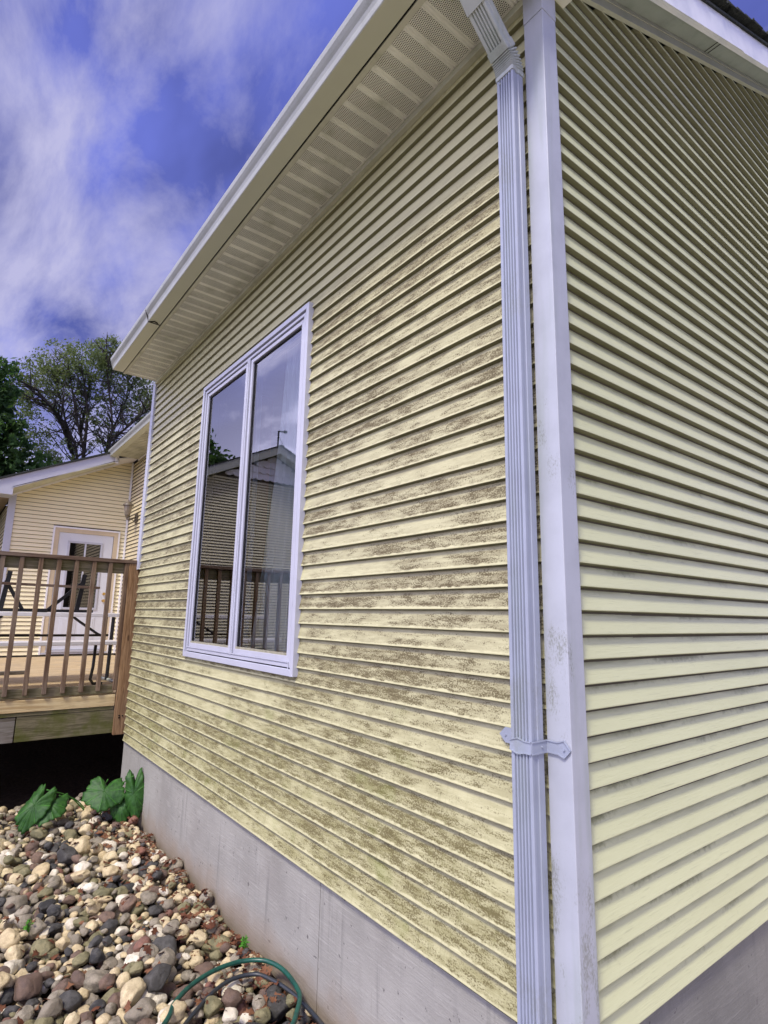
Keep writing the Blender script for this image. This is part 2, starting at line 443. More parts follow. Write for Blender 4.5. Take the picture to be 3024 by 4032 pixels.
# eave wall siding (plane y=0 is the butt line)
hx0, hx1, hz0, hz1 = -3.30, -1.685, .905, 2.965
seam_l = {}
for g in range(16):
    for k in (3*g, 3*g+1, 3*g+2): seam_l[k] = -.95 - ((g * 1.37 + .4) % 3.5)
for k in (3, 4, 5): seam_l[k] = -3.17
for k in (0, 1, 2): seam_l[k] = -.62
for k in (6, 7, 8): seam_l[k] = -4.2
def segs_l(k):
    z = k * E_
    s = seam_l.get(k, -2.5)
    parts = [(XL - .01, s, .0014), (s - .02, -.03, 0.0)]
    if z + E_ <= hz0 + .03 or z >= hz1 - .03: return parts
    res = []
    for a, b, l in parts:
        if a < hx0: res.append((a, min(b, hx0), l))
        if b > hx1: res.append((max(a, hx1), b, l))
    return res
mb = MB(); siding(mb, 0, 0.0, -1, 0, E_, 0, 47, segs_l, depth=.0122, ztop=ZS)
o = mb.build('siding', m_side_l, house); o['label'] = 'mildew-stained siding of the eave wall'
# gable wall siding
RK = lambda z: .301 + (z - 3.758) / .4562
RIDGE_Y = 4.6
def rake_cut(z): return .03 if z < 3.66 else max(.03, RK(z) )
def rake_far(z):
    zr = 3.758 + (RIDGE_Y - .301) * .4562
    return 9.2 if z < 3.66 else min(9.2, 2 * RIDGE_Y - RK(z))
seam_r = {}
for g in range(26):
    for k in range(3*g, 3*g+3): seam_r[k] = 1.2 + ((g * 1.93) % 5.5)
for k in (7, 8, 9): seam_r[k] = .43
for k in (14, 15, 16): seam_r[k] = .42
def segs_r(k):
    s = seam_r[k]
    if 3.6 < k * E_: return [(rake_cut, rake_far, 0)]
    return [(.03, s, .0005), (s - .015, 9.2, 0)]
mb = MB(); siding(mb, 1, 0.0, 1, 0, E_, 0, 75, segs_r, depth=.0148, ztop=3.758 + (RIDGE_Y - .301) * .4562 - .002)
o = mb.build('siding', m_side_r, house); o['label'] = 'cleaner siding of the gable wall'
# sheathing behind: walls with the window hole, and the far walls of the house
mb = MB()
yb0, yb1 = .0148, .15
mb.box((XE + .01, yb0, -.0), (hx0, yb1, ZS + .1)); mb.box((hx1, yb0, 0), (-.0148, yb1, ZS + .1))
mb.box((hx0, yb0 , 0), (hx1, yb1, hz0)); mb.box((hx0, yb0, hz1), (hx1, yb1, ZS + .1))
zr = 3.758 + (RIDGE_Y - .301) * .4562
pent = [(-.0148, .151, .0), (-.0148, 9.2, .0), (-.0148, 9.2, 3.66), (-.0148, RIDGE_Y, zr), (-.0148, .151, 3.67)]
mb.prism(pent, (-.13, 0, 0))
pent2 = [(XE + .01, .151, .0), (XE + .01, 9.2, .0), (XE + .01, 9.2, 3.66), (XE + .01, RIDGE_Y, zr), (XE + .01, .151, 3.67)]
mb.prism(pent2, (.12, 0, 0))
mb.box((XE + .13, 9.05, 0), (-.145, 9.2, 3.6))
mb.build('wall_core', m_sheath, house)
# room behind the window
mb = MB()
mb.box((XE + .14, 4.2, .25), (-.16, 4.26, 3.3)); mb.box((XE + .14, .16, 3.25), (-.16, 4.2, 3.3))
mb.build('room_wall', m_in, house)
mb = MB(); mb.box((XE + .14, .152, .30), (-.16, 4.2, .36)); mb.build('room_floor', m_infl, house)
# foundation
mb = MB(); mb.box((XE + .03, .022, -.72), (-1.3755, .20, -.004)); mb.box((-1.3710, .022, -.72), (-.022, .20, -.004)); mb.box((-1.3755, .045, -.72), (-1.3710, .20, -.004))
mb.box((XE + .03, .20, -.72), (XE + .23, 9.2, -.004))
mb.build('foundation', m_conc, house)
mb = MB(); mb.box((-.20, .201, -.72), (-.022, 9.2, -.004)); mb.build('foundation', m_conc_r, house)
mb = MB(); mb.box((XE + .02, .004, -.006), (-.01, .0145, -.001)); mb.box((-.0145, .03, -.006), (-.004, 9.2, -.001)); mb.build('starter_strip', m_dark, house)
# near corner post: hollow L with two faces
def corner_post(name, x0, x1, y0, y1, z0, z1, mat, parent, t=.022):
    """L shaped outside corner; x1,y0 is the arris"""
    mb = MB()
    poly = [(x0, y0, z0), (x1, y0, z0), (x1, y1, z0), (x1 - t, y1, z0), (x1 - t, y0 + t, z0), (x0, y0 + t, z0)]
    mb.prism(poly, (0, 0, z1 - z0))
    return mb.build(name, mat, parent, bevel=.0025)
corner_post('corner_post', -.060, .025, -.026, .056, -.012, 3.430, m_post, house, t=.026)
corner_post('corner_post', -.0615, .0265, -.0275, .0575, 3.4315, 3.70, m_post, house, t=.027)
# far corner post
mb = MB(); mb.box((XE, -.016, 1.60), (XL + .004, .06, ZS - .004)); mb.build('corner_post', m_trim, house, bevel=.002)
mb = MB(); mb.box((XE, .018, -.02), (XL + .004, .06, 1.599)); mb.build('end_shadow_strip', m_dark, house)  # near-black strip painted in for the shadow between deck post and siding
# soffit channel on the wall + frieze strip
mb = MB(); mb.box((XL, -.020, ZS - .030), (-.063, .012, ZS - .003)); mb.box((XL, -.024, ZS - .034), (-.063, -.0205, ZS - .003)); mb.build('soffit_channel', m_soffp, house, bevel=.001)
# vented soffit: flat panels with raised ribs
mb = MB()
zz_ = []
x = XL - .01; step = .112
pts = []
k0 = math.floor((XL - .3) / step)
prof = []
for k in range(k0, 3):
    xb = .002 + k * step
    for fx, dz in ((0.0, 0), (.012, 0), (.045, .006), (.10, .006), (.13, .0), (.165, 0), (.20, .006), (.235, .006), (.262, 0), (.99, 0)):
        prof.append((xb + fx * step, ZS + dz))
prof = [(max(XL - .004, min(.118, a)), b) for a, b in prof]
last = None
for a, b in prof:
    if last and a - last[0] > 1e-4:
        mb.face([(last[0], 0.0, last[1]), (last[0], -.334, last[1]), (a, -.334, b), (a, 0.0, b)][::-1])
    last = (a, b)
mb.box((XL - .004, -.334, ZS + .02), (.118, .15, ZS + .03))
mb.build('soffit', m_soff, house)
mb = MB(); mb.box((XL - .004, -.337, ZS - .004), (.118, -.311, ZS - .0005)); mb.build('soffit_edge_trim', m_soffp, house)
mb = MB(); mb.box((XL - .006, -.344, ZS + .001), (.12, -.338, ZS + .135)); mb.build('fascia', m_dark, house)
# K style gutter, two lengths with a joint
def gutter(mb, x0, x1, yf=-.345, zb=ZS - .002, s=1.0):
    p = [(0, .105), (0, 0), (-.092, 0), (-.096, .004), (-.098, .034), (-.104, .052), (-.114, .066), (-.124, .082), (-.127, .100), (-.127, .112), (-.120, .112), (-.120, .104), (-.108, .070), (-.092, .036), (-.090, .008), (-.006, .008), (-.006, .105)]
    mb.prism([(x0, yf + a * s, zb + b * s) for a, b in p], (x1 - x0, 0, 0))
mb = MB(); gutter(mb, XL + .03, -3.612, zb=ZS - .003); gutter(mb, -3.606, .11)
mb.prism([(XL + .026, -.345, ZS - .004), (XL + .026, -.441, ZS - .004), (XL + .026, -.475, ZS + .108), (XL + .026, -.345, ZS + .108)], (.004, 0, 0))
gut = mb.build('gutter', m_gbright, house, bevel=.001)
m_grime = plain('gutter_grime', (.03, .028, .022), .8, .2, .3, 40)
mb = MB(); mb.box((-3.613, -.4425, ZS - .0062), (-3.604, -.345, ZS - .0022)); mb.tube([(-3.60, -.43, ZS - .006), (-3.57, -.40, ZS - .0064), (-3.585, -.37, ZS - .006)], .005, 6)
mb.prism([(-3.6125, -.4415, ZS), (-3.6125, -.4475, ZS + .04), (-3.6125, -.474, ZS + .09), (-3.6125, -.468, ZS + .09)], (.007, 0, 0))
mb.build('gutter_joint', m_grime, gut)
# roof
SL = .463
def roofz(y): return 3.676 + SL * (y + .40)
mb = MB()
def slab(mb, x0, x1, y0, z0, y1, z1, t=.035):
    mb.prism([(x0, y0, z0), (x0, y1, z1), (x0, y1, z1 - t), (x0, y0, z0 - t)], (x1 - x0, 0, 0))
slab(mb, XL - .03, .115, -.405, roofz(-.405), RIDGE_Y, roofz(RIDGE_Y), .03)
slab(mb, XL - .03, .115, 9.6, roofz(-.405), RIDGE_Y, roofz(RIDGE_Y), .03)
rng = random.Random(3)
y = -.405
while y < RIDGE_Y:                                      # courses of shingles overhanging the rake unevenly
    w = .137
    t = .008 + rng.random() * .004
    xo = .150 + rng.random() * .012
    mb.prism([(XL - .05, y, roofz(y) + .004), (XL - .05, y, roofz(y) + .004 + t + .008), (XL - .05, y + w + .02, roofz(y + w + .02) + .004)], (xo - XL + .05, 0, 0))
    y += w
rng = random.Random(5); y = .2                # curled shingle corners along the rake edge
while y < 3.4:
    w = .03 + rng.random() * .03; hgt = .010 + rng.random() * .026
    mb.prism([(.10, y, roofz(y) + .004), (.10, y + w * .5, roofz(y + w * .5) + .006 + hgt), (.10, y + w, roofz(y + w) + .004)], (.055 + rng.random() * .012, 0, 0))
    y += w + .02 + rng.random() * .30
mb.build('roof', m_roof, house)
# rake soffit (underside), frieze channel on the gable wall, rake fascia in two lengths
def rk(y, dz=0): return 3.758 + (y - .301) * .4562 + dz
def rake_piece(mb, x0, x1, ya, yb, dz0, dz1):
    mb.prism([(x0, ya, rk(ya, dz0)), (x0, yb, rk(yb, dz0)), (x0, yb, rk(yb, dz1)), (x0, ya, rk(ya, dz1))], (x1 - x0, 0, 0))
mb = MB(); rake_piece(mb, .002, .020, -.05, RIDGE_Y, -.012, .048); rake_piece(mb, .0205, .024, -.05, RIDGE_Y, .030, .050); mb.build('rake_channel', m_gbright, house)
mb = MB(); rake_piece(mb, .0005, .118, -.33, RIDGE_Y, .052, .060); mb.build('rake_soffit', m_gutter, house)
mb = MB()
rake_piece(mb, .1185, .128, -.345, 1.78, .030, .195); rake_piece(mb, .1175, .127, 1.781, RIDGE_Y, .030, .195)
rake_piece(mb, .104, .118, -.345, RIDGE_Y, .030, .036)
rake_piece(mb, .1285, .131, -.345, 1.78, .0305, .040)
mb.build('rake_fascia', m_fascia, house)
mb = MB(); rake_piece(mb, .108, .138, -.36, RIDGE_Y, .197, .213); mb.build('drip_edge', m_roof, house)
# cable clips visible under rake soffit seam
mb = MB()
for yy in (1.50, 1.54): rake_piece(mb, .002, .118, yy, yy + .003, .0485, .0515)
mb.build('soffit_seam', m_dark, house)

# downspout -------------------------------------------------------------
def sweep(mb, prof, path):
    """prof: (u along x, v outward); path: list of (y, z) for v=0; miter joints"""
    n = len(prof); base = len(mb.v)
    for i, (py_, pz) in enumerate(path):
        a = Vector(path[max(i - 1, 0)]); b = Vector(path[i]); c = Vector(path[min(i + 1, len(path) - 1)])
        d1 = (b - a).normalized() if i > 0 else (c - b).normalized(); d2 = (c - b).normalized() if i < len(path) - 1 else d1
        n1_ = Vector((-d1.y, d1.x)); n2_ = Vector((-d2.y, d2.x)); nn = (n1_ + n2_).normalized(); k = 1 / max(.4, nn.dot(n1_))
        for u, v in prof:
            mb.v.append((u, py_ + nn.x * v * k, pz + nn.y * v * k))
    for i in range(len(path) - 1):
        for j in range(n):
            j2 = (j + 1) % n
            mb.f.append((base + i*n + j, base + i*n + j2, base + (i+1)*n + j2, base + (i+1)*n + j)); mb.m.append(mb.mi)
    mb.f.append(tuple(base + j for j in range(n))[::-1]); mb.m.append(mb.mi)
    mb.f.append(tuple(base + (len(path)-1)*n + j for j in range(n))); mb.m.append(mb.mi)
DX0, DX1, DY0, DY1 = -.137, -.060, -.101, -.043
def ds_prof(x0, x1, depth, ridge=True, grow=0.0):
    """v from 0 (back) to depth (front)"""
    x0 -= grow; x1 += grow
    p = [(x0, -grow), (x1, -grow)]
    # side face with one step
    p += [(x1, depth * .42), (x1 - .003, depth * .46), (x1 - .003, depth * .72), (x1, depth * .76), (x1, depth - .003 + grow), (x1 - .003, depth + grow)]
    if ridge:
        m = 5; w = (x1 - x0 - .018) / m
        for i in range(m):
            xa = x1 - .009 - i * w
            p += [(xa, depth + grow), (xa - w * .20, depth - .0075 + grow), (xa - w * .42, depth - .0075 + grow), (xa - w * .58, depth + grow)]
    p += [(x0 + .003, depth + grow), (x0, depth - .003 + grow), (x0, depth * .76), (x0 + .003, depth * .72), (x0 + .003, depth * .46), (x0, depth * .42)]
    return p
dsp = thing('downspout', 'white ridged downspout running down the wall beside the corner post', 'downspout', (DX0 + .04, -.07, -.2)) if False else None
DD = DY1 - DY0
mb = MB(); sweep(mb, ds_prof(DX0, DX1, DD), [(DY1, -.45), (DY1, 3.205)])
ds = mb.build('downspout', m_dsp, house)
# crimped elbow, 45 degree run, outlet elbow
mb = MB()
path = [(DY1, 3.195)]
nr = 7
for i in range(nr):
    a = R(45) * (i + .5) / nr
    rad = .12
    cy, cz = DY1 - rad, 3.205
    pass
# bend centre lies on the outer side (towards -Y)
bc = (DY0 - .075, 3.200)
rad = DY1 - bc[0]
bend = [(bc[0] + rad * math.cos(R(48) * i / 12), bc[1] + rad * math.sin(R(48) * i / 12)) for i in range(13)]
for i, (a, b) in enumerate(bend): path.append((a, b))
prof = ds_prof(DX0, DX1, DD, ridge=False, grow=.0025)
# pleats: alternate grow
base = len(mb.v); n = len(prof)
def sweep_pleat(mb, path, grows, ridge=False):
    n = None; base = len(mb.v)
    for i, (py_, pz) in enumerate(path):
        a = Vector(path[max(i - 1, 0)]); b = Vector(path[i]); c = Vector(path[min(i + 1, len(path) - 1)])
        d = (c - a).normalized(); nn = Vector((-d.y, d.x))
        pr = ds_prof(DX0, DX1, DD, ridge=ridge, grow=grows[i]); n = len(pr)
        for u, v in pr: mb.v.append((u, py_ + nn.x * v, pz + nn.y * v))
    for i in range(len(path) - 1):
        for j in range(n):
            j2 = (j + 1) % n
            mb.f.append((base + i*n + j, base + i*n + j2, base + (i+1)*n + j2, base + (i+1)*n + j)); mb.m.append(mb.mi)
    mb.f.append(tuple(base + j for j in range(n))[::-1]); mb.m.append(mb.mi)
    mb.f.append(tuple(base + (len(path)-1)*n + j for j in range(n))); mb.m.append(mb.mi)
pl = [(DY1, 3.185), (DY1, 3.198)] + bend
fine_p = []
for (a, b) in zip(pl, pl[1:]):
    for t in (0, .5): fine_p.append((a[0] + (b[0] - a[0]) * t, a[1] + (b[1] - a[1]) * t))
fine_p.append(pl[-1])
gr = [.0035 if i % 3 else -.0035 for i in range(len(fine_p))]; gr[0] = gr[1] = .0028
end = bend[-1]; dr = Vector((-math.sin(R(48)), math.cos(R(48))))
p1 = (end[0] + dr.x * .030, end[1] + dr.y * .030)
fine_p.append(p1); gr.append(.0025); 
sweep_pleat(mb, fine_p, gr)
mb.build('downspout_elbow', m_elbow, ds)
L2 = .215
q0 = (end[0] + dr.x * .02, end[1] + dr.y * .02); q1 = (end[0] + dr.x * L2, end[1] + dr.y * L2)
mb = MB(); sweep_pleat(mb, [q0, q1], [0, 0], True)
mb.build('downspout_offset', m_elbow, ds)
q2 = (end[0] + dr.x * (L2 - .045), end[1] + dr.y * (L2 - .045)); 
b2 = [q2, (q2[0] + dr.x * .06, q2[1] + dr.y * .06)]
yy, z_ = b2[-1]
for i in range(1, 7):
    a = R(48) * (1 - i / 6)
    yy += -math.sin(a) * .016; z_ += math.cos(a) * .016; b2.append((yy, z_))
b2.append((yy, ZS - .003))
if b2[-2][1] > ZS - .003: b2 = [p for p in b2[:-1] if p[1] < ZS - .01] + [(yy, ZS - .003)]
mb = MB(); sweep_pleat(mb, b2, [.003 if i % 2 == 0 else .0005 for i in range(len(b2))])
mb.build('outlet_elbow', m_elbow, ds)
# joint screw + strap
mb = MB(); mb.lathe((0, 0, 0), [(.0001, 0), (.003, 0), (.003, .002), (.0001, .003)], 8)
mb.v = [(-.118 + a, DY0 - .001 - c, 3.165 + b) for a, b, c in mb.v]; mb.build('screw', m_elbow, ds)
strap = MB(); t = .0022; zc = .815; hh = .021
def ribbon(mb, pts, t=.0022, hh=.021):
    """pts: (x,y,half height, z shift)"""
    for (xa, ya, ha, sa), (xb, yb, hb, sb) in zip(pts, pts[1:]):
        A = Vector((xa, ya, 0)); B = Vector((xb, yb, 0)); d = (B - A).normalized(); nn = Vector((d.y, -d.x, 0)) * t
        mb.prism([(xa, ya, zc + sa - ha), (xb, yb, zc + sb - hb), (xb, yb, zc + sb + hb), (xa, ya, zc + sa + ha)], tuple(nn))
fy = DY0 - .0005; fx = DX1 + .0005; bx = DX0 - .0005
ribbon(strap, [(-.262, -.0045, .001, 0), (-.238, -.0045, .024, 0), (-.150, -.0045, .024, 0), (bx - .001, -.030, .018, 0), (bx - .001, fy, .015, 0), (bx, fy, .015, 0), (-.108, fy, .0245, 0), (-.082, fy, .018, 0), (fx, fy, .018, 0), (fx, -.0285, .018, 0), (-.018, -.0285, .0175, 0), (.004, -.0285, .026, 0), (.0255, -.0285, .001, 0)])
for zs in (-1, 1):
    strap.beam((-.108, fy - .003, zc + zs * .0225), (-.082, fy - .003, zc + zs * .0165), .004, .003)
    strap.beam((bx, fy - .003, zc + zs * .0135), (-.108, fy - .003, zc + zs * .0225), .004, .003)
    strap.beam((-.082, fy - .003, zc + zs * .0165), (fx, fy - .003, zc + zs * .0165), .004, .003)
    strap.beam((fx + .003, fy, zc + zs * .0165), (fx + .003, -.031, zc + zs * .0165), .003, .004)
    strap.beam((fx, -.0315, zc + zs * .0165), (-.018, -.0315, zc + zs * .0165), .004, .003)
    strap.beam((-.018, -.0315, zc + zs * .0165), (.003, -.0315, zc + zs * .0235), .004, .003)
    strap.beam((.003, -.0315, zc + zs * .0235), (.0245, -.0315, zc), .004, .003)
for p in ((.004, -.0325, zc), (-.236, -.007, zc)): strap.tube([p, (p[0], p[1] - .003, p[2])], .0035, 8)
strap.tube([(fx + .002, -.055, zc), (fx + .006, -.055, zc)], .0035, 8)
strap.build('strap', m_dsp, ds)

# window -----------------------------------------------------------------
def glass_mat(name, tint=(.93, .97, .96), ior=1.9):
    m = bpy.data.materials.new(name); m.use_nodes = True
    n, l = m.node_tree.nodes, m.node_tree.links; n.clear()
    o = n.new('ShaderNodeOutputMaterial'); mx = n.new('ShaderNodeMixShader'); tr = n.new('ShaderNodeBsdfTransparent'); gl = n.new('ShaderNodeBsdfGlossy')
    fr = n.new('ShaderNodeFresnel'); fr.inputs[0].default_value = ior
    tr.inputs[0].default_value = tint + (1,); gl.inputs['Roughness'].default_value = .0; gl.inputs[0].default_value = (1, 1, 1, 1)
    # slightly wavy pane
    geo = n.new('ShaderNodeNewGeometry'); no = n.new('ShaderNodeTexNoise'); no.inputs['Scale'].default_value = 2.2; no.inputs['Detail'].default_value = 1
    bp = n.new('ShaderNodeBump'); bp.inputs['Distance'].default_value = .00012; l.new(geo.outputs['Position'], no.inputs['Vector']); l.new(no.outputs[0], bp.inputs['Height'])
    l.new(bp.outputs[0], gl.inputs['Normal'])
    l.new(fr.outputs[0], mx.inputs[0]); l.new(tr.outputs[0], mx.inputs[1]); l.new(gl.outputs[0], mx.inputs[2]); l.new(mx.outputs[0], o.inputs[0])
    return m
m_glass = glass_mat('window_glass', (.97, 1.0, 1.0), 3.2)
m_bead = plain('glazing_bead', (.36, .34, .24), .7, .3, .35, 30)
m_gasket = plain('gasket', (.02, .02, .022), .6, .3)
def ring(mb, x0, x1, z0, z1, w, ya, yb, wb=None):
    """mitred ring in the wall plane, from outer rectangle inward by w; ya outer face y, yb back y"""
    wb = w if wb is None else wb
    mb.prism([(x0, ya, z0), (x0 + w, ya, z0 + wb), (x0 + w, ya, z1 - w), (x0, ya, z1)], (0, yb - ya, 0))
    mb.prism([(x1, ya, z0), (x1, ya, z1), (x1 - w, ya, z1 - w), (x1 - w, ya, z0 + wb)], (0, yb - ya, 0))
    mb.prism([(x0, ya, z1), (x0 + w, ya, z1 - w), (x1 - w, ya, z1 - w), (x1, ya, z1)], (0, yb - ya, 0))
    mb.prism([(x0, ya, z0), (x1, ya, z0), (x1 - w, ya, z0 + wb), (x0 + w, ya, z0 + wb)], (0, yb - ya, 0))
mb = MB()
ring(mb, WX0, WX1, WZ0, WZ1, .032, -.026, .010, .036)
win = mb.build('window', m_trim, house, bevel=.002)
mb = MB(); ring(mb, WX0 + .031, WX1 - .031, WZ0 + .035, WZ1 - .031, .016, -.002, .06); mb.build('reveal', m_gasket, win)
mb = MB()
fx0, fx1, fz0, fz1 = WX0 + .046, WX1 - .046, WZ0 + .044, WZ1 - .046
ring(mb, fx0, fx1, fz0, fz1, .018, -.019, .09, .020)
ring(mb, fx0 + .010, fx1 - .010, fz0 - .012, fz0 + .030, .006, -.0245, -.0195)
mb.build('frame', m_trim, win, bevel=.0015)
XM0, XM1 = -2.548, -2.404
mb = MB(); xm = (XM0 + XM1) / 2
mb.box((xm - .020, -.020, fz0 + .019), (xm + .020, .09, fz1 - .017)); mb.box((xm - .007, -.024, fz0 + .019), (xm + .007, -.0205, fz1 - .017)); mb.build('mullion', m_trim, win, bevel=.002)
for (a, b) in ((fx0 + .018, xm - .020), (xm + .020, fx1 - .018)):
    za, zb = fz0 + .0195, fz1 - .018
    mb = MB(); ring(mb, a + .001, b - .001, za, zb, .011, .0, .05); mb.build('gasket', m_gasket, win)
    mb = MB(); ring(mb, a + .010, b - .010, za + .008, zb - .010, .026, -.012, .045, .031)
    sash = mb.build('sash', m_trim, win, bevel=.002)
    mb = MB(); ring(mb, a + .035, b - .035, za + .038, zb - .035, .010, -.001, .035); mb.build('gasket', m_gasket, sash)
    mb = MB(); mb.box((a + .036, -.0095, za + .0385), (b - .036, .0, za + .052)); mb.build('glazing_bead', m_bead, sash)
    mb = MB(); g0, g1, h0, h1 = a + .036, b - .036, za + .045, zb - .036
    mb.face([(g0, .006, h0), (g1, .006, h0), (g1, .006, h1), (g0, .006, h1)]); mb.build('pane', m_glass, sash)

# things in the room -------------------------------------------------------
Mc = Mat('curtain_voile', .9, .1)
Mc.color((.85, .93, .95)); m_curt = Mc.m
def curtain(xf, z0, z1, y, nseg, amp, name='curtain', label='', mat=None):
    mb = MB(); nz_ = 24
    for i in range(nseg):
        for j in range(nz_):
            q = []
            for (a, b) in ((i, j), (i+1, j), (i+1, j+1), (i, j+1)):
                u = a / nseg; w = b / nz_; z = z0 + (z1 - z0) * w
                xa, xb = xf(w)
                q.append((xa + (xb - xa) * u, y + amp * math.sin(u * 34 + 1.5 * w) + .5 * amp * math.sin(u * 71), z))
            mb.face(q)
    o = mb.build(name, mat or m_curt, smooth=True); tag(o, label, 'curtain'); return o
curtain(lambda w: (-2.28 - .42 * (1 - w) ** 1.3, -1.80), .55, 3.0, .175, 110, .014, label='pale blue-white curtain hanging inside the right-hand window pane')
mb = MB(); mb.box((-3.80, .62, .37), (-3.62, .74, 3.2)); 
m_wood_in = plain('brown_wood', (.20, .075, .028), .5, .4, .35, 9)
tag(mb.build('wooden_post', m_wood_in, bevel=.004), 'brown wooden post standing inside the room behind the window', 'post')

# ================================================================== DOOR WING
XD = -10.3; YR = 1.115; YC = -.79
wing = thing('house', 'far yellow house wing with white door and wall lamp, beyond the deck', 'house', (XD, .5, -.6))
def wtop(y): return 3.134 + (y + .745) * (4.02 - 3.134) / (.98 + .745)
WE0 = .44
DF0, DF1, DFZ = -.095, 1.000, 2.655        # outer edge of the door casing
def ycut(z):
    return YC + .09 if z < wtop(YC + .09) else -.745 + (z - 3.134) / ((4.02 - 3.134) / 1.725)
def segs_w(k):
    zb = WE0 + k * EW
    if zb < DFZ - .03: return [(ycut, DF0, 0), (DF1, YR - .02, 0)]
    return [(ycut, YR - .02, 0)]
mb = MB(); siding(mb, 1, XD, 1, WE0, EW, 0, 52, segs_w, depth=.013, ztop=4.03)
mb.build('siding', m_side_wx, wing)
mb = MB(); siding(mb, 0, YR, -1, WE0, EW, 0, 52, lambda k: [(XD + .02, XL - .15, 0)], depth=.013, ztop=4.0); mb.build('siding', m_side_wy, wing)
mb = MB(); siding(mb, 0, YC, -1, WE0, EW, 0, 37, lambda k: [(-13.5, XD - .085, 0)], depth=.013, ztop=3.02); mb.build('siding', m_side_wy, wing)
mb = MB()
mb.prism([(XD - .0135, YC + .014, .2), (XD - .0135, YR + .1, .2), (XD - .0135, YR + .1, wtop(YR)), (XD - .0135, YC + .014, wtop(YC))], (-.12, 0, 0))
mb.box((XD - .1, YR + .0135, .2), (XL - .15, YR + .13, 4.0)); mb.box((-13.5, YC + .0135, .2), (XD - .14, YC + .13, 3.0))
mb.box((-13.6, YC + .0, .2), (-13.5, 6, 3.4)); mb.box((-13.6, 6, .2), (XL - .15, 6.1, 4.0))
mb.build('wall_core', m_sheath, wing)
mb = MB(); mb.box((-13.5, YC + .03, -.72), (XD - .03, YC + .2, .44)); mb.box((XD - .2, YC + .03, -.72), (XD - .03, YR + .1, .44)); mb.box((XD - .1, YR + .03, -.72), (XL - .15, YR + .2, .44))
mb.build('foundation', m_conc, wing)
corner_post('corner_post', XD - .08, XD + .014, YC - .014, YC + .092, .43, wtop(YC + .03), m_trim, wing, t=.026)
mb = MB(); mb.box((XD, YR - .032, .44), (XD + .03, YR, 4.0)); mb.build('inside_corner', m_trimw, wing, bevel=.003)
# J channel under the rake
mb = MB()
mb.prism([(XD, YC, wtop(YC) - .03), (XD, YR, wtop(YR) - .03), (XD, YR, wtop(YR) + .004), (XD, YC, wtop(YC) + .004)], (.02, 0, 0)); mb.build('rake_channel', m_trimw, wing)
XF = -9.9
mb = MB(); mb.box((XF, .70, 3.86), (XF - .02, .76, 4.03)); mb.prism([(XD, .74, 3.90), (XD, YR, 4.03), (XF, YR, 4.03), (XF, .74, 3.92)], (0, 0, .03)); mb.build('corner_block', m_trimw, wing)
def rz(y): return 4.040 + (y - .66) * .4635
mb = MB()     # rake soffit then fascia
mb.prism([(XD, -.80, wtop(-.80) + .006), (XD, .78, wtop(.78) + .006), (XF, .78, rz(.78) - .19), (XF, -.80, rz(-.80) - .19)], (0, 0, .012)); mb.build('rake_soffit', m_soffp, wing)
mb = MB(); mb.prism([(XF, .70, rz(.70) - .165), (XF, .70, rz(.70) + .0), (XF, -1.35, rz(-1.35)), (XF, -1.35, rz(-1.35) - .205), (XF, -.80, rz(-.80) - .205)], (-.02, 0, 0))
mb.build('rake_fascia', m_trim, wing, bevel=.002)
mb = MB(); mb.box((XF + .002, -1.40, 3.045), (XD + .01, -.79, 3.075)); mb.box((XF + .002, -1.40, 3.0755), (XF - .014, -.79, 3.150)); mb.build('eave_return', m_trim, wing)
mb = MB(); mb.box((XD + .009, -1.40, 3.046), (-13.6, YC - .002, 3.07)); mb.build('soffit', plain('brown_soffit', (.28, .22, .16), .8, .2), wing)
# roof planes: the same slope runs down past the door wall
mb = MB()
slab(mb, -13.8, XF + .03, -1.42, rz(-1.42) + .035, 5, rz(5) + .035, .03)
slab(mb, XF + .03, XL - .2, .62, rz(.62) + .035, 5, rz(5) + .035, .03)
mb.build('roof', m_roof, wing)
# eave of the recessed wall
mb = MB(); mb.face([(XF, .70, 4.005), (XF, YR, 4.005), (XL - .16, YR, 4.005), (XL - .16, .70, 4.005)])
x = XF
while x < XL - .2: mb.box((x, .72, 3.999), (x + .014, YR - .02, 4.004)); x += .10
mb.build('soffit', m_soffp, wing)
mb = MB(); mb.box((XF, YR - .03, 3.975), (XL - .16, YR - .012, 4.0)); mb.box((XF, .700, 3.985), (XL - .16, .716, 4.06)); mb.build('soffit_channel', m_trimw, wing)
mb = MB(); gutter(mb, XF - .03, XL - .16, yf=.70, zb=3.965); mb.build('gutter', m_gbright, wing)
# door
m_door = plain('door_paint', (.62, .64, .69), .35, .4, .05, 3)
m_tan = plain('tan_casing', (.58, .48, .33), .5, .3, .12, 6)
m_brass = plain('brass', (.75, .50, .18), .3, .6, .1, 20, metal=.9)
mb = MB()
def yring(mb, y0, y1, z1, w, xa, xb, z0=.5):
    mb.prism([(xa, y0, z0), (xa, y0 + w, z0), (xa, y0 + w, z1 - w), (xa, y0, z1)], (xb - xa, 0, 0))
    mb.prism([(xa, y1, z0), (xa, y1, z1), (xa, y1 - w, z1 - w), (xa, y1 - w, z0)], (xb - xa, 0, 0))
    mb.prism([(xa, y0, z1), (xa, y0 + w, z1 - w), (xa, y1 - w, z1 - w), (xa, y1, z1)], (xb - xa, 0, 0))
mb = MB()
y0, y1 = .000, .893; z0, z1 = .520, 2.555
gy0, gy1, gz0, gz1 = .185, .700, 1.235, 2.385
mb.box((XD - .035, y0, z0), (XD - .002, gy0, z1)); mb.box((XD - .035, gy1, z0), (XD - .002, y1, z1))
mb.box((XD - .035, gy0, z0), (XD - .002, gy1, gz0)); mb.box((XD - .035, gy0, gz1), (XD - .002, gy1, z1))
